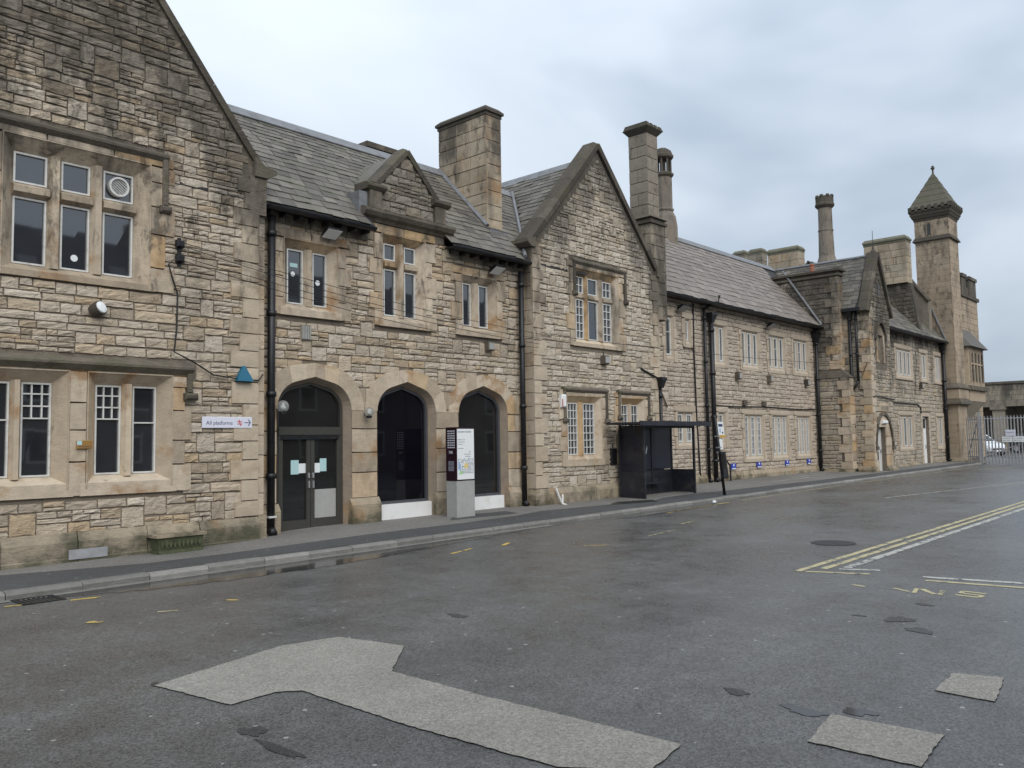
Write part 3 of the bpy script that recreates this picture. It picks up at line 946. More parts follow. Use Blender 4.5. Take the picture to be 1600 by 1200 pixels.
# gully grate by the kerb
gx, gy = 3.86, -2.62
fr_ = MB()
for a, b, c, d in ((-.24, .24, -.24, -.20), (-.24, .24, .20, .24), (-.24, -.20, -.20, .20), (.20, .24, -.20, .20)):
    fr_.box(gx + a, gx + b, gy + c, gy + d, gz(gx) - .03, gz(gx) + .012)
gr = fr_.build('drain_grate', 'black', road)
sheet('drain_hole', [(gx - .2, gy - .2), (gx + .2, gy - .2), (gx + .2, gy + .2), (gx - .2, gy + .2)], .004, 'hole', gr)
for i in range(7):
    x = gx - .17 + i * .057
    MB().box(x - .012, x + .012, gy - .2, gy + .2, gz(gx) + .002, gz(gx) + .010).build('bar', 'black', gr)
# painted markings
def line(pts, w, mat, name='painted_line', h=.004):
    (x0, y0), (x1, y1) = pts
    L = sqrt((x1 - x0) ** 2 + (y1 - y0) ** 2); nx, ny = -(y1 - y0) / L * w / 2, (x1 - x0) / L * w / 2
    sheet(name, ragged([(x0 + nx, y0 + ny), (x1 + nx, y1 + ny), (x1 - nx, y1 - ny), (x0 - nx, y0 - ny)], .008, .2), h, mat, road)
line([(11.05, -9.10), (46, -9.10)], .10, 'yellowpale')
line([(11.45, -9.30), (46, -9.30)], .10, 'yellowpale')
line([(11.7, -9.52), (46, -9.52)], .12, 'whiteline')
line([(11.1, -9.20), (11.35, -9.95)], .09, 'yellowpale')
line([(11.55, -9.47), (11.72, -9.95)], .10, 'whiteline')
line([(11.50, -10.55), (11.85, -12.6)], .12, 'whiteline')
line([(11.25, -10.65), (11.45, -12.6)], .09, 'yellowpale')
line([(24.5, -5.75), (40.0, -8.6)], .08, 'whiteline')
line([(17.6, -2.98), (21.2, -2.72)], .07, 'yellow')
line([(22.0, -2.66), (30.0, -2.55)], .07, 'yellowpale')
line([(31.5, -2.55), (47.0, -2.75)], .07, 'yellowpale')
line([(44.5, -3.5), (46.5, -4.6)], .10, 'yellowpale'); line([(43.2, -3.6), (45.0, -4.7)], .10, 'yellowpale')
for x0, y0, x1, y1, w, mt in ((4.10, -2.98, 4.42, -3.06, .07, 'yellow'), (3.72, -4.50, 3.80, -4.64, .10, 'yellow'), (4.42, -4.58, 4.62, -4.70, .05, 'yellowpale'), (5.26, -4.54, 5.36, -4.68, .05, 'yellow'),
                              (9.65, -3.86, 9.95, -3.78, .06, 'yellow'), (10.05, -3.76, 10.3, -3.68, .05, 'yellow'), (10.92, -3.84, 11.25, -3.68, .08, 'yellow'), (11.62, -5.06, 11.94, -5.36, .05, 'yellow'),
                              (13.4, -5.2, 14.6, -5.1, .04, 'yellowpale'), (15.6, -4.6, 16.3, -4.5, .04, 'yellowpale'), (3.45, -2.75, 3.62, -2.8, .05, 'yellow')):
    line([(x0, y0), (x1, y1)], w, mt, 'yellow_paint_fragment')
# worn letters in front of the marked bay (they read towards the far side)
for x0, y0, x1, y1 in ((10.46, -10.06, 10.40, -10.22), (10.50, -10.52, 10.36, -10.74), (10.62, -10.74, 10.32, -10.80), (10.62, -10.80, 10.36, -11.02), (10.66, -11.02, 10.36, -11.06),
                       (10.74, -11.20, 10.70, -11.46), (10.74, -11.20, 10.60, -11.22), (10.60, -11.22, 10.56, -11.46), (10.56, -11.46, 10.44, -11.44), (10.44, -11.44, 10.46, -11.20)):
    line([(x0, y0), (x1, y1)], .055, 'yellowpale', 'worn_letter_stroke')

# pavement slab and its darker relaid strip
xs = [-12, 0] + [7 + .2 * i for i in range(16)] + [20, 30, 40, 50.1]
ys = [-2.19, -1.75, -1.3, -.85, -.4, .2, 1.0, 2.4]
ny = len(ys)
vs = [(x, y, pz(x, y)) for x in xs for y in ys]
fs = [(i * ny + k, (i + 1) * ny + k, (i + 1) * ny + k + 1, i * ny + k + 1) for i in range(len(xs) - 1) for k in range(ny - 1)]
b0_ = len(vs); vs += [(x, -2.19, gz(x) - .1) for x in xs]
fs += [(b0_ + i, b0_ + i + 1, (i + 1) * ny, i * ny) for i in range(len(xs) - 1)]
pavement = MB().add(vs, fs).build('pavement', 'pave', kind='structure')
top = [(-12, -.6), (2.0, -.6), (4.0, -.68), (4.9, -1.0), (5.8, -1.3), (7, -1.32), (10, -1.28), (12.5, -1.3), (14.2, -1.2), (15.4, -.95), (16.2, -1.05), (18, -1.25), (19.5, -1.45), (20.3, -1.2), (21.6, -1.1), (24, -1.25), (30, -1.45), (40, -1.5), (49.5, -1.6)]
def top_y(x):
    for (a, p), (b, q) in zip(top[:-1], top[1:]):
        if a <= x <= b: return p + (q - p) * (x - a) / (b - a)
    return top[-1][1]
vs, fs = [], []
xs2 = sorted(set([p[0] for p in top] + [6 + .2 * i for i in range(26)] + [-12 + i for i in range(18)] + [12 + i for i in range(37)]))
for i, x in enumerate(xs2):
    y1_ = top_y(x)
    for k in range(4):
        y = -2.185 + (y1_ + 2.185) * k / 3
        vs.append((x, y, pz(x, y) + .006))
    if i:
        a = (i - 1) * 4
        fs += [(a + k, a + 4 + k, a + 5 + k, a + 1 + k) for k in range(3)]
MB().add(vs, fs).build('asphalt_strip', 'pavedark', pavement)
sheet('asphalt_patch', ragged([(17.6, -1.3), (19.3, -1.7), (19.6, -1.3), (18.4, -.95)], .03, .15), .011, 'hole', pavement, pz)
sheet('asphalt_patch', ragged([(12.6, -.75), (14.6, -.85), (14.8, -.35), (13.2, -.2)], .03, .15), .004, 'pavedark', pavement, pz)
for y0 in (-.55, -.1, .35):
    x0 = 28.5 + (y0 + .55) * 6
    sheet('bay_line', [(x0, y0), (x0 + 3.2, y0 - .06), (x0 + 3.2, y0 + .03), (x0, y0 + .06)], .004, 'whiteline', pavement, pz)
sheet('painted_arrow', [(2.6, -1.5), (3.62, -1.22), (3.0, -1.05), (2.6, -1.05)], .006, 'whiteline', pavement, pz)

kerb = thing('kerb', 'row of weathered grey kerb stones along the pavement edge', 'kerb', (0, -2.25, 0))
del kerb['category']; kerb['kind'] = 'structure'
kms = []
for _ in range(6):
    j = [random.uniform(-.006, .006) for _ in range(4)]
    m_ = MB().profile(Fr(0, 0), [(-.10, -.12), (.07, -.12), (.075 + j[0], .06 + j[1]), (.045 + j[2], .098 + j[3]), (-.10, .104)], 0.006, .994)
    me = bpy.data.meshes.new('kerb_stone'); me.from_pydata(m_.v, [], m_.f); me.materials.append(M['kerb']); kms.append(me)
x = -6.0
while x < 50:
    L = random.uniform(.78, 1.0)
    o = link(bpy.data.objects.new('kerb_stone', random.choice(kms)))
    o.parent = kerb; o.matrix_parent_inverse = Matrix.Translation(-Vector(kerb.location))
    o.matrix_basis = Matrix.Translation((x, -2.26 + random.uniform(-.006, .006), gz(x) + random.uniform(-.004, .004))) @ Matrix.Rotation(-K, 4, 'Y') @ Matrix.Diagonal((L, 1, 1, 1))
    x += L
# stone channel in front of the kerb
MB().add([(-6, -2.46, gz(-6) + .004), (14, -2.46, gz(14) + .004), (14, -2.33, gz(14) + .010), (-6, -2.33, gz(-6) + .010)], [(0, 1, 2, 3)]).build('channel_strip', 'kerb', road)

def solid_backing(parent, x0, x1, y0, y1, z1, mat='mortar'):
    """rear and inner walls so the block is closed from every side"""
    MB().box(x0, x1, y0, y1, -.1, z1).build('rear_wall', mat, parent)

# ================================================================== LEFT GABLED WING (A)
A = thing('gabled_wing', 'big stone gabled wing with wide mullioned windows at the left end of the station', 'building', (5.2, 0, 0))
fa = front(0.0)
pcA = Pieces()
holesA, exA = [], []
def add_win(h, e, hs, es): hs.append(h); es.append(e)
h, e_ = window(A, fa, [(4.31, 4.79), (5.00, 5.44), (5.65, 6.14)], 4.72, 6.46, (5.76, 5.98), splay=.20, dep=.17, lintel=.20, hood=(3.83, 6.62, 6.88), hood_drop=.88, jamb=(.42, .26), jambh=.5)
add_win(h, e_, holesA, exA)
h, e_ = window(A, fa, [(5.58, 5.99), (6.18, 6.58)], 1.45, 2.90, splay=.18, lintel=.10, hood=None, jamb=(.34, .22), sill=.32, sill_proj=.05, sides=(1,),
               bars=lambda c, r: ([.34, .67], [.62, .75, .88], .62) if c == 0 else ([], [.58], 0))
add_win(h, e_, holesA, exA)
h, e_ = window(A, fa, [(3.90, 4.33), (4.49, 4.92)], 1.45, 2.90, splay=.18, lintel=.10, hood=None, jamb=(.24, .20), sill=.32, sill_proj=.05, sides=(-1,),
               bars=lambda c, r: ([], [.6], 0) if c == 0 else ([.36, .70], [.62, .75, .88], .62))
add_win(h, e_, holesA, exA)
exA.append((3.2, 7.2, 3.15, 3.34))
slope = 1.29
outA = [(1.93, -.1), (8.56, -.1), (8.56, 6.95), (5.24, 6.95 + 3.32 * slope), (1.93, 6.95)]
wallA = wall('wall', A, fa, outA, holesA, .45, 'mortar')
def extA(z):
    r = 8.12 if z < 6.7 else 8.5 - (z - 6.85) / slope
    if 6.7 <= z < 7.1: r = 8.1
    l_ = 1.95 if z < 7 else 1.95 + (z - 6.95) / slope
    return l_, r
rubble(pcA, wallA, fa, 'rub_a', .57, 6.7, lambda z: (1.95, 8.12), exA)
rubble(pcA, wallA, fa, 'rub_a', 6.7, 11.0, extA, exA)
quoins(pcA, wallA, fa, 'ash_a', 8.42, .60, 6.85, -1, .52, .34)
ashlar(pcA, wallA, fa, 'ash_a', 8.425, 8.56, .60, 6.85, (.25, .45), (.3, .5), d=-.022)
plinth(A, wallA, fa, 1.93, 8.42, .58, base=.02)
plinth(A, wallA, fa, 8.42, 8.60, .60, base=.02, proj=.05)
# lower hood mould running over both windows
hm = MB(); zt = 3.22
hm.profile(fa, [(0, zt - .12), (.06, zt - .11), (.15, zt - .02), (.15, zt + .02), (0, zt + .11)], 3.0, 7.12)
hm.fbox(fa, 7.02, 7.12, 2.80, zt - .08, 0, .11, .02); hm.fbox(fa, 6.96, 7.20, 2.68, 2.80, 0, .16, .04)
hm.build('hood_mould', 'coping', A)
# ashlar pier between the pair and flanking block courses
ashlar(pcA, wallA, fa, 'ash', 5.122, 5.378, 1.13, 3.1, (.4, .55), (.3, .5), .022)
ashlar(pcA, wallA, fa, 'ash', 4.9, 7.1, 3.06, 3.13, (.06, .08), (.8, 1.1))
pcA.flush('stone', 'stone_field', 'rub_a', 300, wallA)
coping_run(A, [(8.56, 6.98), (5.24, 6.98 + 3.32 * slope)], fa, .11, -.46, .075, seg=6)
coping_run(A, [(1.92, 6.98), (5.24, 6.98 + 3.32 * slope)], fa, .11, -.46, .075, seg=6)
MB().prism(fa, [(8.30, 6.92), (8.60, 6.92), (8.76, 7.02), (8.76, 7.10), (8.52, 7.15), (8.30, 7.30)], -.5, .10).build('kneeler', 'coping', A)
MB().prism(fa, [(8.22, 6.20), (8.56, 6.20), (8.57, 6.92), (8.22, 6.92)], -.4, .058).build('kneeler', 'coping', A)
solid_backing(A, 2.0, 8.5, 7.5, 8.0, 7.0)
roof_plane('roof', A, [(8.75, 8.2, 6.75), (8.75, .3, 6.75), (5.24, .3, 11.1), (5.24, 8.2, 11.1)][::-1], 'slate')
roof_plane('roof', A, [(1.75, .3, 6.75), (1.75, 8.2, 6.75), (5.24, 8.2, 11.1), (5.24, .3, 11.1)][::-1], 'slate')
MB().box(1.93, 2.3, .45, 8, -.1, 7.0).build('side_wall', 'mortar', A)
# chimney cap peeping over the gable
mb = MB(); mb.box(7.0, 7.6, 3.6, 4.4, 8, 11.35); mb.box(6.9, 7.7, 3.5, 4.5, 11.36, 11.5)
mb.build('chimney', 'ash_dark', A)
# round white vents and stickers
def disc(name, fr, u, z, d, r, mat, parent, t=.004, seg=20):
    mb = MB(); k = seg
    pr = [(u + r * cos(2 * pi * i / k), z + r * sin(2 * pi * i / k)) for i in range(k)]
    return mb.prism(fr, pr, d, d + t).build(name, mat, parent)
disc('window_sticker', fa, 5.23, 4.93, -.188, .055, 'paper', A)

# ================================================================== ENTRANCE RANGE (B)
B = thing('entrance_range', 'stone entrance range with three arched openings and a small gabled dormer', 'building', (12.4, .3, 0))
fb = front(0.3)
pcB = Pieces(); holesB, exB = [], []
for lights, z1, tr in (([(9.31, 9.68), (9.91, 10.25)], 5.79, None), ([(11.76, 12.09), (12.35, 12.68)], 6.30, (5.73, 5.93)), ([(14.18, 14.46), (14.73, 15.05)], 5.73, None)):
    h, e_ = window(B, fb, lights, 4.69, z1, tr, splay=.16, dep=.13, lintel=.20, jamb=(.33, .2), sill=.26, sill_proj=.07)
    add_win(h, e_, holesB, exB)
disc('window_sticker', fb, 10.06, 5.19, -.148, .055, 'paper', B)
disc('window_sticker', fb, 9.47, 5.30, -.148, .05, 'paper', B)
MB().fbox(fb, 9.40, 9.58, 5.44, 5.52, -.15, -.146).build('window_sticker', 'paperteal', B)
WB_ = .77
def tudor(c, w, spr, rise, n=7, r=None):
    r = r or w * .60
    best = min((i / 200 * 1.5 for i in range(20, 200)), key=lambda t: abs(sin(t) * (spr + rise - (spr + r * sin(t))) - cos(t) * (w - r + r * cos(t))))
    half = [(-w + r - r * cos(best * i / n), spr + r * sin(best * i / n)) for i in range(n + 1)]
    end = half[-1]
    half += [(end[0] + (0 - end[0]) * i / 4, end[1] + (spr + rise - end[1]) * i / 4) for i in range(1, 5)]
    full = half + [(-x, z) for x, z in reversed(half[:-1])]
    return [(c + x, z) for x, z in full]
arches = [(9.88, .79, 'door'), (12.29, .755, 'black'), (14.71, .755, 'shop')]
fg_ = front(0.3 - .11)
for c, w, kind in arches:
    bz = pz(c, .3) - .03
    spr, rise = 2.58, .56
    c0 = tudor(c, w, spr, rise); c1 = tudor(c, w + .09, spr, rise + .10, r=w * .60 + .09); c2 = tudor(c, w + .42, spr, rise + .38, r=w * .60 + .42)
    holesB.append((c - w - .09, c + w + .09, -.05, spr + rise + .10))
    mb = MB()
    path0 = [(c - w, bz)] + c0 + [(c + w, bz)]; path1 = [(c - w - .09, bz)] + c1 + [(c + w + .09, bz)]
    for i in range(len(path0) - 1):
        (a0, b0), (a1, b1) = path0[i], path0[i + 1]; (p0, q0), (p1, q1) = path1[i], path1[i + 1]
        mb.add([fb.p(p0, q0, .05), fb.p(p1, q1, .05), fb.p(a1, b1, -.12), fb.p(a0, b0, -.12)], [(0, 1, 2, 3)])
        mb.add([fb.p(a0, b0, -.12), fb.p(a1, b1, -.12), fb.p(a1, b1, -.34), fb.p(a0, b0, -.34)], [(0, 1, 2, 3)])
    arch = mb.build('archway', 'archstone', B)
    # voussoirs
    n = len(c1); cuts = [0, 3, 6, 9, 11, 13, 16, 19, n - 1]
    cuts = sorted(set(min(q, n - 1) for q in cuts))
    for a, b in zip(cuts[:-1], cuts[1:]):
        poly = c1[a:b + 1] + c2[a:b + 1][::-1]
        gap = [(x + (sum(q[0] for q in poly) / len(poly) - x) * .008, z + (sum(q[1] for q in poly) / len(poly) - z) * .008) for x, z in poly]
        MB().prism(fb, gap[::-1], -.30, random.uniform(.048, .054)).build('voussoir', 'ash', arch)
    # metal frame round the glass
    ci = tudor(c, w - .06, spr, rise - .05, r=w * .60 - .06)
    f0 = [(c - w, bz)] + c0 + [(c + w, bz)]; f1 = [(c - w + .06, bz)] + ci + [(c + w - .06, bz)]
    mb = MB()
    for i in range(len(f0) - 1):
        vs = [fg_.p(*f0[i], -.25), fg_.p(*f0[i + 1], -.25), fg_.p(*f1[i + 1], -.25), fg_.p(*f1[i], -.25), fg_.p(*f1[i + 1], -.33), fg_.p(*f1[i], -.33)]
        mb.add(vs, [(0, 1, 2, 3), (3, 2, 4, 5)])
    if kind == 'door':
        door = mb.build('door_frame', 'bronze', B)
        MB().fbox(fg_, c - w + .05, c + w - .05, 2.08, 2.24, -.33, -.22).build('transom_bar', 'bronze', door)
        MB().fbox(fg_, c - w + .1, c + w - .12, 1.99, 2.06, -.30, -.215).build('door_closer', 'black', door)
        MB().prism(fg_, ([(c - w + .05, 2.2)] + ci + [(c + w - .05, 2.2)])[::-1], -.32, -.31).build('fanlight_pane', 'glassdoor', door)
        for s in (-1, 1):
            x0, x1 = (c - w + .06, c - .005) if s < 0 else (c + .005, c + w - .06)
            q = MB()
            q.fbox(fg_, x0, x0 + .09, bz, 2.08, -.31, -.24); q.fbox(fg_, x1 - .09, x1, bz, 2.08, -.31, -.24)
            q.fbox(fg_, x0 + .09, x1 - .09, bz, bz + .20, -.31, -.242); q.fbox(fg_, x0 + .09, x1 - .09, 1.99, 2.08, -.31, -.242)
            leaf = q.build('door_leaf', 'bronze', B)
            MB().fbox(fg_, x0 + .09, x1 - .09, bz + .2, 1.99, -.29, -.28).build('pane', 'glassdoor', leaf)
            hx = x1 - .045 if s < 0 else x0 + .045
            MB().fbox(fg_, hx - .012, hx + .012, 1.02, 1.16, -.24, -.20).build('door_handle', 'steel', leaf)
            MB().fbox(fg_, hx - .018, hx + .018, 1.22, 1.32, -.24, -.215).build('door_lock', 'steel', leaf)
            if s < 0:
                MB().fbox(fg_, x1 - .43, x1 - .25, 1.30, 1.58, -.279, -.276).build('notice', 'paperteal', leaf)
                nt = MB().fbox(fg_, x1 - .25, x1 - .08, 1.32, 1.51, -.279, -.275).build('notice', 'paper', leaf)
            else:
                MB().fbox(fg_, x0 + .24, x0 + .40, 1.34, 1.60, -.279, -.276).build('notice', 'paperteal', leaf)
                nt = MB().fbox(fg_, x0 + .07, x0 + .24, 1.32, 1.51, -.279, -.275).build('notice', 'paper', leaf)
                MB().fbox(fg_, x0 + .092, x1 - .094, bz + .21, .98, -.2795, -.277).build('white_board', 'concrete', leaf)
    else:
        fr2 = mb.build('shop_window_frame', 'greyframe', B)
        MB().prism(fg_, ([(c - w + .05, .58)] + ci + [(c + w - .05, .58)])[::-1], -.32, -.31).build('pane', 'glassblack' if kind == 'black' else 'glassdoor', fr2)
        MB().fbox(fg_, c - w + .06, c + w - .06, .57, .63, -.33, -.24).build('bottom_rail', 'greyframe', fr2)
        MB().fbox(fg_, c - w + .005, c + w - .005, bz, .568, -.34, -.13).build('white_panel', 'panel', fr2)
for a in arches:
    ring = tudor(a[0], a[1] + .42, 2.58, .94, r=a[1] * .60 + .42)
    zz = 2.9
    while zz < 3.52:
        hw_ = max([abs(x - a[0]) for x, z in ring if z >= zz + .02] or [0]) - .03
        if hw_ > .05: exB.append((a[0] - hw_, a[0] + hw_, zz, zz + .05))
        zz += .05
outB = [(8.56, -.1), (16.30, -.1), (16.30, 6.52), (8.56, 6.52)]
wallB = wall('wall', B, fb, outB, holesB, .45, 'mortar')
rubble(pcB, wallB, fb, 'rub_b', 3.06, 6.50, lambda z: (8.60, 16.28), exB, (.11, .18), (.22, .44), .3)
for a, b in ((8.60, 8.995), (10.765, 11.44), (13.14, 13.86), (15.56, 16.28)):
    ashlar(pcB, wallB, fb, 'ash', a, b, .76, 3.06, (.36, .52), (.34, .62), .018)
    plinth(B, wallB, fb, a - (.0 if a < 9 else .05), b + .05, .76, base=.05, proj=.13, step=.5)
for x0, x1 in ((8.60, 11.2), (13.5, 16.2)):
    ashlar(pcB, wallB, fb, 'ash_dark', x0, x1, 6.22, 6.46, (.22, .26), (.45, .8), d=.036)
pcB.flush('stone', 'stone_field', 'rub_b', 300, wallB)
# roof
sB = 1.055
yE, zE, yR = -.02, 6.50, 2.62
zR = zE + (yR - yE) * sB
yM = .55; zM = zE + (yM - yE) * sB
rb = MB()
for a_, b_, y_, z_ in ((6.6, 11.2, yE, zE), (11.2, 13.5, yM, zM), (13.5, 18.6, yE, zE)):
    rb.add([(a_, y_, z_), (b_, y_, z_), (b_, yR, zR), (a_, yR, zR), (a_, y_, z_ - .05), (b_, y_, z_ - .05), (b_, yR, zR - .05), (a_, yR, zR - .05)], [(0, 1, 2, 3), (7, 6, 5, 4), (0, 4, 5, 1), (1, 5, 6, 2), (3, 7, 4, 0)])
roofB = rb.build('roof', 'timber', B)
roof_plane('rear_roof', B, [(18.6, 2 * yR - yE, zE), (6.6, 2 * yR - yE, zE), (6.6, yR, zR), (18.6, yR, zR)], 'slate')
def c_left(x): return 6.5 + (x - 16.0) * 1.08
def keepB(c):
    return c.z > c_left(c.x) - .05 and c.x > 8.45 and not (11.15 < c.x < 13.55 and c.y < .55)
pr = Pieces()
slates(pr, roofB, 'slate', (8.4, yE, zE + .01), (1, 0, 0), (0, 1, sB), 10.2, sqrt((yR - yE) ** 2 + (zR - zE) ** 2), keepB, (.26, .44), (.25, .14))
pr.flush('slate', 'slate_field', 'slate', 300, roofB)
MB().profile(Fr(0, yR, 0), [(.24, zR - .20), (.25, zR - .18), (.03, zR + .06), (-.03, zR + .06), (-.25, zR - .18), (-.24, zR - .20)], 8.0, 18.3).build('ridge_lead', 'lead', roofB)
for x0, x1 in ((8.6, 11.15), (13.5, 16.15)):
    gutter(B, x0, x1, -.07, 6.44)
    MB().box(x0, x1, -.02, .28, 6.42, 6.46).build('soffit', 'timber', B)
    n = 8
    for i in range(n):
        x = x0 + .12 + (x1 - x0 - .24) * i / (n - 1)
        MB().box(x - .03, x + .03, -.015, .26, 6.32, 6.418).build('rafter_end', 'timber', B)
downpipe(B, 8.80, .14, pz(8.8, .1), 6.30, .075)
downpipe(B, 16.02, .14, pz(16, .1), 6.22, .068)
MB().box(8.72, 8.88, .06, .20, .52, .555).build('pipe_bracket', 'white', B)
# valley lead between the two roofs
v0 = Vector((16.02, .0, 6.56)); v1 = Vector((18.45, yR - .05, zR + .02))
MB().tube([v0 + Vector((0, -.02, .03)), v1], .055, 6).build('valley_lead', 'lead', B)
# dormer gable
dm = MB().prism(fb, [(11.25, 6.50), (13.45, 6.50), (13.45, 7.42), (12.33, 8.52), (11.25, 7.42)], -.30, .03).build('dormer_gable', 'mortar', B)
pd = Pieces()
rubble(pd, dm, Fr(0, .27), 'rub_c', 6.98, 8.3, lambda z: (11.55, 13.12) if z < 7.3 else (11.3 + (z - 7.32), 13.36 - (z - 7.32)), [], (.16, .24), (.26, .5))
pd.flush('stone', 'stone_field', 'rub_c', 300, dm)
MB().fbox(fb, 11.22, 11.56, 6.95, 7.36, -.2, .13, .02).build('kneeler', 'ash_dark', dm)
MB().fbox(fb, 13.12, 13.46, 6.95, 7.36, -.2, .13, .02).build('kneeler', 'ash_dark', dm)
MB().profile(fb, [(-.1, 6.68), (.06, 6.68), (.10, 6.74), (.18, 6.78), (.24, 6.86), (.24, 6.92), (.10, 6.97), (-.1, 6.97)], 11.02, 13.66).build('cornice', 'coping', dm)
for a, b in ((11.12, 11.64), (13.04, 13.56)):
    MB().profile(fb, [(-.3, 7.36), (.14, 7.36), (.20, 7.42), (.20, 7.47), (.1, 7.52), (-.3, 7.52)], a, b).build('kneeler_cap', 'coping', dm)
coping_run(B, [(11.42, 7.50), (12.33, 8.46)], fb, .11, -.35, .10, seg=2)
coping_run(B, [(13.24, 7.50), (12.33, 8.46)], fb, .11, -.35, .10, seg=2)
roof_plane('dormer_roof', B, [(11.25, 2.2, 7.4), (11.25, .55, 7.4), (12.33, .55, 8.48), (12.33, 2.2, 8.48)], 'slate')
roof_plane('dormer_roof', B, [(13.42, .55, 7.4), (13.42, 2.2, 7.4), (12.33, 2.2, 8.48), (12.33, .55, 8.48)], 'slate')
MB().box(11.20, 11.26, .3, 1.3, 6.5, 7.4).build('lead_flashing', 'lead', dm)
MB().box(13.44, 13.50, .3, 1.3, 6.5, 7.4).build('lead_flashing', 'lead', dm)
MB().box(10.98, 11.2, .25, .75, 6.78, 7.3).build('lead_flashing', 'lead', dm)
# chimney
def stack(bld, x0, x1, y0, y1, z0, z1, mat, cap='coping', capo=.09, caph=.26, ch=(.30, .42), cw=(.4, .8), band=True, name='chimney'):
    c = MB().box(x0, x1, y0, y1, z0, z1).build(name, 'mortar', bld)
    p = Pieces()
    ashlar(p, c, front(y0), mat, x0 - .03, x1 + .03, z0, z1, ch, cw, d=.0)
    ashlar(p, c, left(x0, y1), mat, -.02, y1 - y0 + .03, z0, z1, ch, cw, d=.0)
    ashlar(p, c, right(x1, y0), mat, -.02, y1 - y0 + .02, z0, z1, ch, cw)
    p.flush('block', 'block_field', mat, 300, c)
    q = MB()
    o = capo
    q.box(x0 - o * .5, x1 + o * .5, y0 - o * .5, y1 + o * .5, z1, z1 + caph * .35)
    q.box(x0 - o, x1 + o, y0 - o, y1 + o, z1 + caph * .35 + .002, z1 + caph * .6)
    a = [(x0 - o, y0 - o), (x1 + o, y0 - o), (x1 + o, y1 + o), (x0 - o, y1 + o)]; i_ = .10
    b = [(x0 + i_ - o, y0 + i_ - o), (x1 - i_ + o, y0 + i_ - o), (x1 - i_ + o, y1 - i_ + o), (x0 + i_ - o, y1 - i_ + o)]
    q.hexa([(x, y, z1 + caph * .6 + .002) for x, y in a] + [(x, y, z1 + caph) for x, y in b])
    q.build('chimney_cap', cap, c)
    return c
stack(B, 15.56, 16.08, .86, 2.62, 7.0, 10.42, 'ash_chim')
MB().tube([(15.50, .80, zE + .86 * sB + .04), (15.50, 2.62, zE + 2.66 * sB + .02)], .06, 6).build('lead_flashing', 'lead', B)
MB().box(15.5, 16.15, .70, .86, 7.24, 7.34).build('lead_flashing', 'lead', B)
mb = MB(); mb.box(13.4, 14.2, 3.0, 3.9, 8.0, 9.52); mb.box(13.28, 14.32, 2.9, 4.0, 9.522, 9.66); mb.build('chimney', 'ash_dark', B)
solid_backing(B, 8.6, 16.3, 5.0, 5.4, 6.6)

# ================================================================== CENTRE GABLED WING (C)
Cw = thing('gabled_wing', 'steep stone gabled wing behind the bus shelter with a tall chimney on its right', 'building', (19.2, 0, 0))
fc = front(0.0)
pcC = Pieces(); holesC, exC = [], []
xl, xr, ap, sC = 16.28, 22.18, 19.22, 1.09
bC = lambda c, r: ([.5], [.2, .4, .6, .8], 0) if c != 1 else None
h, e_ = window(Cw, fc, [(18.20, 18.55), (18.75, 19.20), (19.45, 19.85)], 4.67, 6.40, (5.77, 5.94), splay=.19, dep=.10, lintel=.18, hood=(17.97, 20.42, 6.80), hood_drop=.86, jamb=(.34, .2), bars=lambda c, r: (([.5], [.2, .4, .6, .8], 0) if r == 0 else ([.5], [.5], 0)) if c != 1 else None)
add_win(h, e_, holesC, exC)
h, e_ = window(Cw, fc, [(17.74, 18.16), (18.42, 18.92)], 1.50, 2.90, None, splay=.18, dep=.10, lintel=.16, hood=(17.44, 19.36, 3.28), hood_drop=.80, jamb=(.3, .2), sill=.30, bars=lambda c, r: ([.34, .67], [.14, .28, .42, .56, .70, .85], 0))
add_win(h, e_, holesC, exC)
h, e_ = window(Cw, fc, [(20.24, 20.55), (20.73, 21.07)], 1.50, 2.90, None, splay=.18, dep=.10, lintel=.16, hood=(19.94, 21.50, 3.28), hood_drop=.70, jamb=(.3, .2), sill=.30, bars=lambda c, r: ([.5], [.2, .4, .6, .8], 0))
add_win(h, e_, holesC, exC)
zk = 6.92
wallC = wall('wall', Cw, fc, [(xl, -.1), (xr, -.1), (xr, zk), (ap, zk + (ap - xl) * sC), (xl, zk)], holesC, .45, 'mortar')
def extC(z):
    if z < zk: return xl + .28, xr - .28
    return xl + .22 + (z - zk) / sC, xr - .22 - (z - zk) / sC
rubble(pcC, wallC, fc, 'rub_c', .66, zk + 3.1, extC, exC + [(xl, xl + .28, 0, zk), (xr - .28, xr, 0, zk)], (.11, .19), (.22, .46), .35)
quoins(pcC, wallC, fc, 'ash_c', xl - .03, .68, zk, 1, .50, .32)
quoins(pcC, wallC, fc, 'ash_c', xr + .03, .68, zk, -1, .50, .32)
fcl = left(xl, .75)
MB().box(xl, xl + .4, .449, .8, -.1, 6.9).build('side_wall', 'mortar', Cw)
ashlar(pcC, wallC, fcl, 'ash_c', .0, .78, .68, zk, (.28, .42), (.3, .5))
plinth(Cw, wallC, fc, xl - .06, xr + .06, .67, base=.05, proj=.11)
plinth(Cw, wallC, fcl, .3, .86, .67, base=.05, proj=.10)
pcC.flush('stone', 'stone_field', 'rub_c', 300, wallC)
coping_run(Cw, [(xl - .08, 6.98), (ap, 6.98 + (ap - xl + .08) * sC)], fc, .16, -.46, .09, seg=5)
coping_run(Cw, [(xr + .08, 6.98), (ap, 6.98 + (xr - ap + .08) * sC)], fc, .16, -.46, .09, seg=5)
for s, x in ((-1, xl), (1, xr)):
    a = [(x - .08 * s, 6.88), (x + .10 * s, 6.88), (x + .24 * s, 6.98), (x + .24 * s, 7.07), (x - .08 * s, 7.14)]
    if s < 0: a = a[::-1]
    MB().prism(fc, a, -.5, .11).build('kneeler', 'coping', Cw)
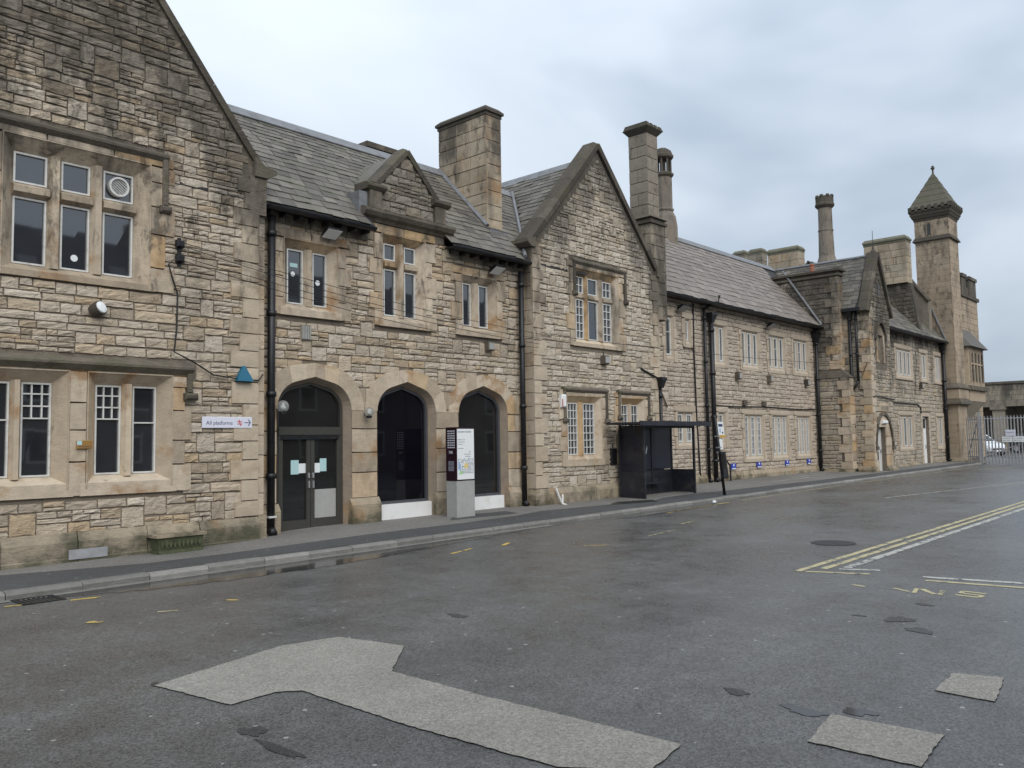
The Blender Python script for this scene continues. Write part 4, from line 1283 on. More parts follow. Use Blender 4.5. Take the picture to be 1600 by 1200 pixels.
zrC = 6.5 + (ap - 16.0) * 1.08
roofC = roof_plane('roof', Cw, [(16.0, 6.5, 6.5), (16.0, .35, 6.5), (ap, .35, zrC), (ap, 6.5, zrC)], 'timber', .05)
roof_plane('roof', Cw, [(2 * ap - 16.0, .35, 6.5), (2 * ap - 16.0, 6.5, 6.5), (ap, 6.5, zrC), (ap, .35, zrC)], 'slate')
pr = Pieces()
def keepC(c):
    return c.z > zE + (c.y - yE) * sB - .03 if c.y < yR else True
slates(pr, roofC, 'slate', (16.0, 6.4, 6.51), (0, -1, 0), (1, 0, 1.08), 6.0, sqrt((ap - 16) ** 2 + (zrC - 6.5) ** 2), keepC, (.26, .44), (.27, .17))
pr.flush('slate', 'slate_field', 'slate', 300, roofC)
mb = MB()
mb.add([(ap - .22, .4, zrC - .2), (ap, .4, zrC + .06), (ap + .22, .4, zrC - .2), (ap - .22, 6.4, zrC - .2), (ap, 6.4, zrC + .06), (ap + .22, 6.4, zrC - .2)], [(0, 1, 4, 3), (1, 2, 5, 4), (0, 2, 1), (3, 4, 5)])
mb.build('ridge_lead', 'lead', roofC)
# tall square chimney with crenellated cap
cb = MB(); cb.box(22.12, 22.92, .12, 1.0, 5.6, 8.62)
ch_ = cb.build('chimney', 'mortar', Cw)
p_ = Pieces()
ashlar(p_, ch_, front(.12), 'ash_dark', 22.10, 22.94, 5.6, 8.62, (.3, .42), (.4, .6))
ashlar(p_, ch_, left(22.12, 1.0), 'ash_dark', 0, .9, 6.6, 8.62, (.3, .42), (.4, .6))
sh = MB().box(22.22, 22.80, .24, .88, 8.9, 11.55).build('chimney_shaft', 'mortar', Cw)
for fr2, a, b in ((front(.24), 22.20, 22.82), (left(22.22, .88), -.02, .66), (right(22.80, .24), -.02, .66)):
    ashlar(p_, sh, fr2, 'ash_grey', a, b, 8.9, 11.55, (.34, .46), (.3, .62))
p_.flush('block', 'block_field', 'ash_dark', 300)
q = MB()
q.box(22.04, 23.0, .04, 1.08, 8.62, 8.70); q.box(22.10, 22.94, .10, 1.02, 8.702, 8.80)
q.hexa([(22.02, .02, 8.802), (23.02, .02, 8.802), (23.02, 1.1, 8.802), (22.02, 1.1, 8.802), (22.2, .2, 8.93), (22.84, .2, 8.93), (22.84, .92, 8.93), (22.2, .92, 8.93)])
q.build('base_moulding', 'coping', ch_)
q = MB()
q.hexa([(22.2, .22, 11.55), (22.82, .22, 11.55), (22.82, .9, 11.55), (22.2, .9, 11.55), (22.06, .08, 11.72), (22.96, .08, 11.72), (22.96, 1.04, 11.72), (22.06, 1.04, 11.72)])
cap = q.build('chimney_cap', 'coping', sh)
for i in range(4):
    x = 22.1 + i * .24
    MB().hexa([(x, .08, 11.722), (x + .17, .08, 11.722), (x + .17, 1.04, 11.722), (x, 1.04, 11.722), (x + .02, .16, 11.88), (x + .15, .16, 11.88), (x + .15, .96, 11.88), (x + .02, .96, 11.88)]).build('merlon', 'coping', sh)
downpipe(Cw, 22.10, -.09, pz(22.1, 0), 3.55, .05, (21.98, 22.24, 3.45, 3.68))
MB().tube([(21.15, -.04, 3.99), (22.1, -.06, 3.72)], .03, 6).build('waste_pipe', 'black', Cw)
solid_backing(Cw, 16.4, 22.1, 7.0, 7.4, 6.8)

# ================================================================== OFFICE RANGE (D)
Dw = thing('office_range', 'long two storey stone office range with rows of narrow mullioned windows', 'building', (29.5, 1, 0))
fd = front(1.0)
pcD = Pieces(); holesD, exD = [], []
kw = dict(splay=.07, dep=.045, lintel=.20, jamb=(.22, .14), sill=.24, mat='ash_dim', sill_proj=.04, frame=.055)
up = lambda c, r: ([], [.62], 0) if c == 1 else None
for lights, z0, z1, b_ in (([(24.25, 24.61)], 4.70, 5.97, lambda c, r: ([], [.62], 0)), ([(25.52, 25.73)], 5.28, 5.97, None),
                       ([(27.38, 27.66), (27.94, 28.2)], 4.70, 5.95, lambda c, r: ([], [.6], 0) if c == 0 else None),
                       ([(29.66, 29.95), (30.15, 30.44), (30.64, 30.93)], 4.71, 5.95, up),
                       ([(31.95, 32.25), (32.46, 32.77), (32.98, 33.28)], 4.72, 5.95, up),
                       ([(34.27, 34.57), (34.78, 35.07), (35.28, 35.57)], 4.73, 5.97, up)):
    h, e_ = window(Dw, fd, lights, z0, z1, glass='glasspale', bars=b_, **kw); add_win(h, e_, holesD, exD)
six = lambda c, r: ([.5], [1 / 6, 2 / 6, 3 / 6, 4 / 6, 5 / 6], 0)
for lights, z0, z1, b_ in (([(24.85, 25.2), (25.45, 25.79)], 1.78, 2.74, lambda c, r: ([.5], [.33, .67], 0)), ([(27.65, 28.02)], 1.77, 2.77, lambda c, r: ([.5], [.33, .67], 0)),
                       ([(29.66, 29.98), (30.2, 30.52), (30.73, 31.05)], 1.21, 2.72, six), ([(32.0, 32.30), (32.5, 32.8), (33.0, 33.3)], 1.20, 2.72, six),
                       ([(34.3, 34.58), (34.79, 35.07), (35.27, 35.55)], 1.22, 2.72, six)):
    h, e_ = window(Dw, fd, lights, z0, z1, glass='glasspale', bars=b_, **kw); add_win(h, e_, holesD, exD)
wallD = wall('wall', Dw, fd, [(22.0, -.1), (36.55, -.1), (36.55, 6.75), (22.0, 6.75)], holesD, .45, 'mortar')
rubble(pcD, wallD, fd, 'rub_d', .66, 6.72, lambda z: (22.9, 36.5), exD, (.13, .19), (.28, .62), .1)
pcD.flush('stone', 'stone_field', 'rub_d', 300, wallD)
plinth(Dw, wallD, fd, 22.0, 36.5, .66, base=.1, proj=.12)
yE2, zE2, yR2, sD = .66, 6.74, 3.70, 1.085
zR2 = zE2 + (yR2 - yE2) * sD
roofD = roof_plane('roof', Dw, [(21.8, yE2, zE2), (38.2, yE2, zE2), (38.2, yR2, zR2), (21.8, yR2, zR2)], 'timber', .05)
roof_plane('rear_roof', Dw, [(38.2, 2 * yR2 - yE2, zE2), (21.8, 2 * yR2 - yE2, zE2), (21.8, yR2, zR2), (38.2, yR2, zR2)], 'slate_d')
pr = Pieces()
slates(pr, roofD, 'slate_d', (22.3, yE2, zE2 + .01), (1, 0, 0), (0, 1, sD), 15.0, sqrt((yR2 - yE2) ** 2 + (zR2 - zE2) ** 2), lambda c: not (c.x > 36.9 and c.z < 36.9) and c.x < 37.2, (.34, .60), (.36, .22))
pr.flush('slate', 'slate_field', 'slate_d', 300, roofD)
MB().profile(Fr(0, yR2, 0), [(.26, zR2 - .22), (.27, zR2 - .20), (.03, zR2 + .06), (-.03, zR2 + .06), (-.27, zR2 - .20), (-.26, zR2 - .22)], 22.2, 38.2).build('ridge_lead', 'lead', roofD)
gutter(Dw, 22.3, 36.5, .60, 6.68)
MB().box(22.3, 36.5, .66, .98, 6.64, 6.70).build('soffit', 'timber', Dw)
downpipe(Dw, 26.62, .86, pz(26.6, 1), 6.50, .06)
downpipe(Dw, 27.02, .82, pz(27, 1), 6.10, .085, (26.85, 27.22, 6.02, 6.28))
MB().tube([(26.62, .86, 6.48), (26.8, .72, 6.6), (27.2, .62, 6.66), (27.25, .58, 7.0)], .05, 8).build('vent_pipe', 'black', Dw, True)
downpipe(Dw, 36.30, .84, pz(36, 1), 6.30, .075, (36.08, 36.5, 6.0, 6.4))
MB().tube([(26.0, .93, 6.6), (25.95, .93, 5.0), (26.0, .93, 2.6), (26.15, .93, .3)], .03, 6).build('soil_pipe', 'black', Dw)
cb = [(27.2 + i * .9, .95, 3.08 - .02 * sin(i)) for i in range(11)]
MB().tube(cb, .025, 6).build('wall_conduit', 'cable', Dw)
for x in (29.6, 31.2):
    MB().fbox(fd, x - .14, x + .14, 3.12, 3.30, 0, .12, .01).build('junction_box', 'coping', Dw)
# bracing strut by the gable wing
MB().tube([(23.2, .92, 4.2), (24.1, .92, 2.95)], .03, 6).build('sloping_flashing', 'coping', Dw)
# lantern chimney on the ridge
lx, ly = 28.85, 3.75
lc = MB().lathe(lx, ly, [(.52, 9.6), (.52, 10.35), (.46, 10.75), (.36, 10.95), (.40, 11.0), (.40, 11.06), (.35, 11.1), (.35, 12.35)], 8, pi / 8).build('lantern_chimney', 'ash_grey', Dw)
MB().lathe(lx, ly, [(.36, 12.35), (.43, 12.42), (.43, 12.5), (.36, 12.55)], 8, pi / 8).build('moulded_ring', 'coping', lc)
for i in range(8):
    a = pi / 8 + i * pi / 4
    MB().lathe(lx + .31 * cos(a), ly + .31 * sin(a), [(.045, 12.55), (.045, 13.1)], 6).build('colonnette', 'ash_dark', lc)
MB().lathe(lx, ly, [(.12, 12.55), (.12, 13.1)], 8).build('core', 'ash_dark', lc)
MB().lathe(lx, ly, [(.37, 13.1), (.44, 13.15), (.44, 13.24), (.40, 13.3), (.34, 13.45), (.2, 13.55), (.02, 13.58)], 8, pi / 8).build('dome_cap', 'coping', lc)
# stacks seen over the ridge
stack(Dw, 38.6, 39.0, 5.2, 5.8, 9.6, 10.95, 'ash_grey', 'capgreen', .05, .3)
stack(Dw, 40.5, 41.05, 5.2, 5.9, 9.6, 11.35, 'ash_grey', 'capgreen', .05, .32)
solid_backing(Dw, 22.2, 36.5, 6.6, 7.0, 6.8)

# ================================================================== CROSS WING WITH PORCH GABLE (E)
Ew = thing('cross_wing', 'narrow stone cross wing with a steep gable over a pointed doorway', 'building', (38.2, -1.2, 0))
pcE = Pieces()
ex0, ex1, eY, eap, zke = 36.95, 39.62, -1.2, 38.28, 7.42
fe = front(eY); fel = left(ex0, 6.0)
holesE = [(37.28, 38.42, -.05, 2.25), (37.78, 38.80, 5.10, 6.45)]
wallE = wall('wall', Ew, fe, [(ex0, -.1), (ex1, -.1), (ex1, zke), (eap, zke + (eap - ex0) * 1.86), (ex0, zke)], holesE, .4, 'mortar')
def extE(z):
    if z < zke: return ex0 + .3, ex1 - .05
    return ex0 + .15 + (z - zke) / 1.86, ex1 - .15 - (z - zke) / 1.86
exE = [(36.9, 39.4, .6, 2.0), (37.1, 39.2, 2.0, 2.75), (37.6, 39.0, 4.9, 6.75)]
rubble(pcE, wallE, fe, 'rub_e', .5, 9.8, extE, exE, (.16, .25), (.3, .6), .3)
quoins(pcE, wallE, fe, 'ash', ex0 - .03, .5, zke, 1, .44, .3)
wallEl = wall('side_wall', Ew, fel, [(0, -.1), (7.2, -.1), (7.2, zke), (0, zke)], [], .4, 'mortar')
rubble(pcE, wallEl, fel, 'rub_e', .5, zke, lambda z: (5.6, 6.9), [], (.16, .25), (.3, .5), .3)
quoins(pcE, wallEl, fel, 'ash', 7.23, .5, zke, -1, .5, .34)
ashlar(pcE, wallEl, fel, 'ash_chim', 6.0, 6.35, 3.2, 7.2, (.2, .3), (.2, .4), d=.03)
# chimney breast on the side wall, with weathered offset
bx = 36.50
br = MB(); br.box(bx, ex0, -.14, 4.4, -.1, 9.0)
breast = br.build('chimney_breast', 'mortar', Ew)
fbr = left(bx, 4.4)
rubble(pcE, breast, fbr, 'rub_e', 4.8, 8.85, lambda z: (1.0, 4.1), [], (.17, .26), (.3, .6), .3)
quoins(pcE, breast, fbr, 'ash', 4.57, 4.8, 8.85, -1, .6, .36)
ashlar(pcE, breast, front(-.14), 'ash', bx - .02, ex0, 4.6, 8.9, (.3, .4), (.4, .6))
lb = MB(); lb.box(bx - .10, ex0, -.48, 3.4, -.1, 4.42)
low = lb.build('buttress', 'mortar', Ew)
flb = left(bx - .10, 3.4)
rubble(pcE, low, flb, 'rub_e', .5, 4.42, lambda z: (1.6, 3.45), [], (.15, .25), (.3, .7), .25)
quoins(pcE, low, flb, 'ash', 3.91, .5, 4.42, -1, .55, .36)
ashlar(pcE, low, front(-.48), 'ash', bx - .12, ex0, .5, 4.42, (.3, .45), (.4, .6))
MB().hexa([(bx - .16, -.56, 4.42), (ex0, -.56, 4.42), (ex0, 3.4, 4.42), (bx - .16, 3.4, 4.42), (bx - .02, -.16, 4.78), (ex0, -.16, 4.78), (ex0, 3.4, 4.78), (bx - .02, 3.4, 4.78)]).build('weathering', 'coping', low)
plinth(Ew, low, flb, 1.6, 3.95, .5, base=.1, proj=.08)
q = MB(); q.box(bx - .08, ex0 + .1, -.24, 4.4, 8.9, 8.99); q.box(bx - .02, ex0 + .1, -.18, 4.4, 8.992, 9.1); q.box(bx - .14, ex0 + .12, -.30, 4.4, 9.102, 9.2)
q.build('cap_moulding', 'coping', breast)
plinth(Ew, wallE, fe, ex0 - .08, ex0 + .3, .56, base=.15, proj=.12, mat='plinth'); plinth(Ew, wallE, fe, 38.5, ex1, .56, base=.15, proj=.12)
plinth(Ew, wallEl, fel, 6.5, 7.3, .6, base=.15, proj=.12)
# pointed doorway with hood
def gothic(c, w, spr, rise, n=8):
    h_ = [(-w * cos(pi / 2 * i / n) ** .9, spr + rise * sin(pi / 2 * i / n) ** 1.25) for i in range(n + 1)]
    h_[-1] = (0, spr + rise)
    return [(c + x, z) for x, z in h_] + [(c - x, z) for x, z in h_[:-1][::-1]]
dc = 37.98
g0 = gothic(dc + .2, 1.0, 1.45, 1.35); g1 = gothic(dc + .2, 1.12, 1.45, 1.48)
mb = MB()
for i in range(len(g0) - 1):
    vs = [fe.p(*g0[i], .10), fe.p(*g0[i + 1], .10), fe.p(*g1[i + 1], .10), fe.p(*g1[i], .10), fe.p(*g0[i], 0), fe.p(*g0[i + 1], 0), fe.p(*g1[i + 1], 0), fe.p(*g1[i], 0)]
    mb.hexa(vs)
dw = mb.build('doorway_hood', 'coping', Ew)
for s in (-1, 1):
    MB().fbox(fe, dc + .2 + s * 1.06 - .1, dc + .2 + s * 1.06 + .1, 1.3, 1.45, 0, .16, .03).build('hood_stop', 'coping', dw)
ashlar(pcE, wallE, fe, 'ash', 36.97, 37.27, .56, 2.3, (.35, .5), (.3, .5)); ashlar(pcE, wallE, fe, 'ash', 38.43, 39.3, .56, 2.3, (.35, .5), (.4, .6))
MB().prism(fe, [(37.2, 2.28), (39.1, 2.28), (38.9, 2.55), (38.2, 2.78), (37.5, 2.55)], -.1, .03).build('door_head', 'ash', dw)
door = MB().fbox(fe, 37.28, 38.42, .28, 2.25, -.24, -.18).build('door', 'white', Ew)
MB().fbox(fe, 37.36, 38.0, .85, 2.1, -.178, -.172).build('pane', 'glassdoor', door)
MB().fbox(fe, 37.42, 37.62, 1.45, 1.72, -.171, -.168).build('notice', 'paper', door)
MB().fbox(fe, 38.18, 38.24, 1.15, 1.3, -.18, -.12).build('door_handle', 'steel', door)
MB().fbox(fe, 37.9, 38.5, 2.42, 2.55, .03, .14, .03).build('door_light', 'signwhite', Ew)
pq = MB().fbox(fe, 37.75, 38.95, 2.95, 3.30, .0, .05, .01).build('stone_plaque', 'ash', Ew)
MB().fbox(fe, 37.85, 38.85, 3.0, 3.2, .05, .055).build('plaque_panel', 'ash_dark', pq)
# gothic two light window
win = MB().fbox(fe, 37.78, 37.98, 5.1, 6.3, -.3, .03).fbox(fe, 38.60, 38.80, 5.1, 6.3, -.3, .03).prism(fe, [(37.78, 6.3), (38.80, 6.3), (38.66, 6.5), (38.29, 6.72), (37.92, 6.5)], -.3, .03).build('window', 'ash', Ew)
MB().fbox(fe, 38.24, 38.34, 5.1, 6.3, -.25, -.05).build('mullion', 'ash', win)
for a, b in ((37.98, 38.24), (38.34, 38.60)):
    MB().fbox(fe, a, b, 5.1, 6.3, -.22, -.2).build('pane', 'glasspale', win)
    f = MB().fbox(fe, b - .05, b, 5.1, 6.3, -.2, -.16).fbox(fe, a, b - .05, 5.1, 5.15, -.2, -.161).fbox(fe, a, b - .05, 5.6, 5.65, -.2, -.161)
    f.build('casement_frame', 'white', win)
mb = MB(); h0 = gothic(38.29, .56, 6.1, .75, 5); h1 = gothic(38.29, .66, 6.1, .88, 5)
for i in range(len(h0) - 1):
    mb.hexa([fe.p(*h0[i], .11), fe.p(*h0[i + 1], .11), fe.p(*h1[i + 1], .11), fe.p(*h1[i], .11), fe.p(*h0[i], 0), fe.p(*h0[i + 1], 0), fe.p(*h1[i + 1], 0), fe.p(*h1[i], 0)])
mb.build('hood_mould', 'coping', win)
MB().fbox(fe, 38.22, 38.36, 8.1, 8.6, -.02, .04).build('slit_vent', 'hole', Ew)
coping_run(Ew, [(ex0 - .15, 7.2), (eap, 7.2 + (eap - ex0 + .15) * 1.86)], fe, .16, -.40, .14, seg=6)
coping_run(Ew, [(ex1 + .15, 7.2), (eap, 7.2 + (ex1 - eap + .15) * 1.86)], fe, .16, -.40, .14, seg=6)
MB().lathe(eap, eY + .1, [(.10, 9.7), (.13, 10.05), (.06, 10.15), (.03, 10.3)], 8).build('finial', 'coping', Ew)
MB().tube([(eap, eY + .1, 10.2), (eap, eY + .1, 11.0)], .012, 5).build('lightning_rod', 'black', Ew)
zrE = 9.85
roofE = roof_plane('roof', Ew, [(ex0 - .2, 6.0, 7.4), (ex0 - .2, -.85, 7.4), (eap, -.85, zrE), (eap, 6.0, zrE)], 'timber', .05)
roof_plane('roof', Ew, [(ex1 + .2, -.85, 7.4), (ex1 + .2, 6.0, 7.4), (eap, 6.0, zrE), (eap, -.85, zrE)], 'slate')
pr = Pieces()
sE = (zrE - 7.4) / (eap - ex0 + .2)
slates(pr, roofE, 'slate', (ex0 - .2, 6.0, 7.41), (0, -1, 0), (1, 0, sE), 6.8, sqrt((zrE - 7.4) ** 2 + (eap - ex0 + .2) ** 2), None, (.28, .46), (.24, .18))
pr.flush('slate', 'slate_field', 'slate', 300, roofE)
MB().tube([(eap, -.85, zrE + .03), (eap, 6.0, zrE + .03)], .08, 6).build('ridge_lead', 'lead', roofE)
MB().tube([(bx - .06, 2.3, 9.42), (bx - .06, .62, 6.80)], .05, 6).build('lead_flashing', 'lead', breast)
MB().box(ex0 - .34, ex0 - .2, -.95, -.2, 7.28, 7.42).build('gutter', 'black', Ew)
downpipe(Ew, ex0 - .1, -.45, pz(37, 0), 7.3, .06, (ex0 - .25, ex0 + .05, 7.0, 7.3))
downpipe(Ew, ex0 - .1, -.72, 4.2, 7.3, .055, None, False)
MB().tube([(ex0 - .1, -.72, 4.25), (ex0 - .1, -.6, 4.05), (ex0 - .14, -.48, 3.9)], .055, 8).build('pipe_bend', 'black', Ew, True)
downpipe(Ew, 39.95, -.62, pz(40, 0), 6.75, .085, (39.75, 40.35, 6.5, 6.85))
pcE.flush('stone', 'stone_field', 'rub_e', 300, wallE)
# conduits on the porch
MB().tube([(37.0, -1.26, 3.55), (37.4, -1.27, 3.6), (39.6, -1.27, 3.5)], .025, 6).build('wall_conduit', 'cable', Ew)
MB().tube([(36.86, -.9, 4.5), (36.86, -1.1, 5.0), (37.4, -1.25, 5.3), (37.7, -1.25, 5.75)], .015, 5).build('wall_cable', 'cable', Ew)
# tall round shaft behind
tx, ty = 49.85, 5.5
ts = MB().lathe(tx, ty, [(.62, 10.5), (.62, 12.2), (.46, 12.7), (.42, 14.2), (.45, 14.22), (.45, 14.28), (.41, 14.3), (.40, 15.6)], 14).build('round_chimney', 'ash_grey', Ew)
MB().lathe(tx, ty, [(.42, 15.6), (.56, 15.75), (.56, 15.85), (.52, 15.9), (.52, 16.25), (.46, 16.32), (.3, 16.34)], 14).build('chimney_cap', 'coping', ts)
for i in range(8):
    a = i * pi / 4
    MB().ball((tx + .44 * cos(a), ty + .44 * sin(a), 16.3), .13, 8, 5).build('cresting', 'coping', ts)
stack(Ew, 45.0, 45.8, 5.2, 6.95, 9.5, 12.2, 'ash_stack', 'capgreen', .06, .35)
MB().box(39.3, 46.2, 6.0, 8.0, -.1, 9.6).build('rear_block', 'mortar', Ew)
MB().lathe(36.6, 1.0, [(.09, 9.18), (.09, 9.5), (.11, 9.5), (.11, 9.56), (.08, 9.56)], 10).build('chimney_pot', plain('terracotta', (.34, .12, .07), .8), breast)

# ================================================================== FAR RANGE (G)
G = thing('far_range', 'far stone range beyond the porch with a white door and slate roof', 'building', (45, -.4, 0))
fg = front(-.4); pcG = Pieces(); holesG, exG = [], []
kw = dict(splay=.09, dep=.04, lintel=.20, jamb=(.22, .14), sill=.22, mat='ash_dim', sill_proj=.05, frame=.06, glass='glasspale')
for lights, z0, z1 in (([(42.8, 43.15), (43.4, 43.75), (44.0, 44.35), (44.6, 44.95)], 4.86, 6.08), ([(46.6, 46.95), (47.1, 47.45)], 4.86, 6.08), ([(48.95, 49.25), (49.4, 49.65), (49.8, 50.05)], 4.86, 6.1),
                       ([(42.85, 43.2), (43.6, 44.0), (44.4, 44.75)], 1.36, 2.8), ([(48.9, 49.2), (49.5, 49.85)], 1.34, 2.8)):
    h, e_ = window(G, fg, lights, z0, z1, **kw); add_win(h, e_, holesG, exG)
holesG.append((46.45, 47.45, -.05, 2.85)); exG.append((46.15, 47.75, 0, 3.05))
wallG = wall('wall', G, fg, [(39.62, -.1), (50.3, -.1), (50.3, 7.05), (39.62, 7.05)], holesG, .4, 'mortar')
rubble(pcG, wallG, fg, 'rub_e', .5, 7.05, lambda z: (39.7, 50.28), exG, (.16, .26), (.3, .7), .2)
ashlar(pcG, wallG, fg, 'ash_dim', 46.16, 46.44, .4, 3.05, (.4, .5), (.3, .5)); ashlar(pcG, wallG, fg, 'ash_dim', 47.46, 47.74, .4, 3.05, (.4, .5), (.3, .5)); ashlar(pcG, wallG, fg, 'ash_dim', 46.44, 47.46, 2.86, 3.05, (.19, .2), (.5, .6))
pcG.flush('stone', 'stone_field', 'rub_e', 300, wallG)
plinth(G, wallG, fg, 39.7, 46.1, .52, base=.15, proj=.1); plinth(G, wallG, fg, 47.8, 50.28, .52, base=.15, proj=.1)
door = MB().fbox(fg, 46.45, 47.45, .3, 2.84, -.20, -.14).build('door', 'panel', G)
MB().fbox(fg, 46.55, 47.35, 2.25, 2.75, -.139, -.134).build('fanlight_pane', 'glasspale', door)
MB().fbox(fg, 47.22, 47.28, 1.2, 1.4, -.14, -.08).build('door_handle', 'steel', door)
yE3, zE3, yR3 = -.75, 7.0, 2.3
zR3 = zE3 + (yR3 - yE3) * 1.1
roofG = roof_plane('roof', G, [(39.3, yE3, zE3), (50.3, yE3, zE3), (50.3, yR3, zR3), (39.3, yR3, zR3)], 'timber', .05)
roof_plane('rear_roof', G, [(50.3, 2 * yR3 - yE3, zE3), (39.3, 2 * yR3 - yE3, zE3), (39.3, yR3, zR3), (50.3, yR3, zR3)], 'slate')
pr = Pieces()
slates(pr, roofG, 'slate', (39.7, yE3, zE3 + .01), (1, 0, 0), (0, 1, 1.1), 10.6, sqrt((yR3 - yE3) ** 2 + (zR3 - zE3) ** 2), None, (.30, .55), (.30, .2))
pr.flush('slate', 'slate_field', 'slate', 300, roofG)
gutter(G, 40.3, 50.2, yE3 - .05, zE3 - .06)
MB().box(39.7, 50.2, yE3 + .02, -.42, zE3 - .1, zE3 - .04).build('soffit', 'timber', G)
MB().box(39.62, 40.5, -.85, -.38, 6.86, 7.14).build('corbel', 'coping', G)
downpipe(G, 50.12, -.56, pz(50, 0), 6.75, .09, (49.9, 50.35, 6.4, 6.8))
MB().tube([(50.28, .2, 9.6), (50.26, -.7, 7.1)], .05, 6).build('lead_flashing', 'lead', G)
MB().tube([(39.9, -.46, 3.5), (42, -.46, 3.48), (45.6, -.46, 3.46), (46.1, -.46, 3.3), (46.1, -.46, 3.0)], .03, 6).build('wall_conduit', 'cable', G)
# cross wall with a wide stack on top
cw = MB().prism(left(46.6, 4.0), [(0, 7), (4.5, 7.0), (4.35, 8.2), (4.1, 9.9), (0, 9.9)], -.5, 0).build('cross_wall', 'mortar', G)
p_ = Pieces()
rubble(p_, cw, left(46.6, 4.0), 'rub_e', 7.6, 9.9, lambda z: (.2, 4.4 - (z - 7.2) * .12), [], (.18, .26), (.3, .6), .2)
p_.flush('stone', 'stone_field', 'rub_e', 200, cw)
stack(G, 46.4, 47.2, .0, 2.1, 9.9, 12.1, 'ash_stack', 'capgreen', .08, .35)
MB().prism(left(49.2, 3.0), [(0, 7.2), (3.2, 7.2), (3.2, 9.2), (2.0, 11.1), (0, 11.1)], -.5, 0).build('party_wall', 'ash_grey', G)
MB().tube([(49.2, 1.2, 11.2), (49.2, -.25, 9.2)], .12, 6).build('party_wall_coping', 'coping', G)

# ================================================================== TOWER
Tw = thing('stone_tower', 'slim square stone tower with a pyramid roof and oriel bay at the far end', 'tower', (51.2, -.25, 0))
x0, x1, y0, y1 = 50.3, 52.0, -1.12, .62
body = MB().box(x0, x1, y0, y1, -.1, 13.95).build('tower_shaft', 'ash_tower', Tw)
pt = Pieces()
for fr2, a, b in ((left(x0, y1), -.02, y1 - y0 + .03), (front(y0), x0 - .03, x1 + .03), (right(x1, y0), -.02, y1 - y0 + .02)):
    ashlar(pt, body, fr2, 'ash_tower', a, b, .5, 13.95, (.28, .36), (.45, .9), 0, .5, .0)
pt.flush('block', 'block_field', 'ash_tower', 300, body)
def band(zb, prof, name, parent, mat='coping'):
    mb = MB()
    lv = [[(x0 - o, y0 - o, zb + z), (x1 + o, y0 - o, zb + z), (x1 + o, y1 + o, zb + z), (x0 - o, y1 + o, zb + z)] for o, z in prof]
    k = len(lv)
    vs = [v for l_ in lv for v in l_]
    fs = [(i * 4 + j, i * 4 + (j + 1) % 4, (i + 1) * 4 + (j + 1) % 4, (i + 1) * 4 + j) for i in range(k - 1) for j in range(4)]
    fs += [(3, 2, 1, 0), tuple(range(4 * k - 4, 4 * k))]
    return mb.add(vs, fs).build(name, mat, parent)
band(12.72, [(.03, 0), (.13, .02), (.13, .06), (.03, .26)], 'string_course', body)
band(4.36, [(.03, 0), (.20, .05), (.20, .12), (.03, .35)], 'string_course', body)
band(3.50, [(.03, 0), (.24, .05), (.24, .14), (.16, .34), (.05, .36)], 'string_course', body)
band(3.86, [(.13, 0), (.13, .50)], 'base_drum', body, 'ash_tower')
band(-.1, [(.12, 0), (.12, .55), (.03, .75)], 'plinth', body, 'plinth')
band(13.90, [(.03, 0), (.06, .12), (.10, .15), (.16, .30), (.19, .33), (.19, .42), (.25, .52), (.25, .60), (.15, .62)], 'corbelled_cornice', body)
for i in range(7):
    t = x0 - .26 + i * (x1 - x0 + .52 - .2) / 6
    MB().box(t, t + .17, y0 - .30, y0 - .15, 14.46, 14.72).build('corbel_block', 'coping', body)
    s = y0 - .26 + i * (y1 - y0 + .52 - .2) / 6
    MB().box(x0 - .30, x0 - .15, s, s + .17, 14.46, 14.72).build('corbel_block', 'coping', body)
cxT, cyT = (x0 + x1) / 2, (y0 + y1) / 2
zc = 14.58
pyr = None
n = 6
for i in range(n):
    a = 1.10 * (1 - i / n) ** 1.0; b = 1.10 * (1 - (i + 1) / n)
    za, zb = zc + 2.2 * i / n, zc + 2.2 * (i + 1) / n
    a, b = a + .03, b + .015
    mb = MB().hexa([(cxT - a, cyT - a, za), (cxT + a, cyT - a, za), (cxT + a, cyT + a, za), (cxT - a, cyT + a, za), (cxT - b, cyT - b, zb), (cxT + b, cyT - b, zb), (cxT + b, cyT + b, zb), (cxT - b, cyT + b, zb)])
    o = mb.build('pyramid_roof' if i == 0 else 'roof_course', 'pyramid', Tw if i == 0 else pyr)
    if i == 0: pyr = o
MB().lathe(cxT, cyT, [(.05, 16.7), (.05, 16.95), (.10, 17.0), (.12, 17.06), (.06, 17.1), (.08, 17.14), (.02, 17.2)], 8).build('finial', 'coping', pyr)
# lancet slit
yc = (y0 + y1) / 2 + .1
fl_ = left(x0, y1)
MB().prism(fl_, [(.66, 13.1), (.84, 13.1), (.84, 13.62), (.75, 13.78), (.66, 13.62)], -.05, .042).build('lancet_slit', 'hole', body)
MB().fbox(fl_, .60, .66, 13.05, 13.7, 0, .06).fbox(fl_, .84, .90, 13.05, 13.7, 0, .06).build('lancet_jamb', 'ash_tower', body)
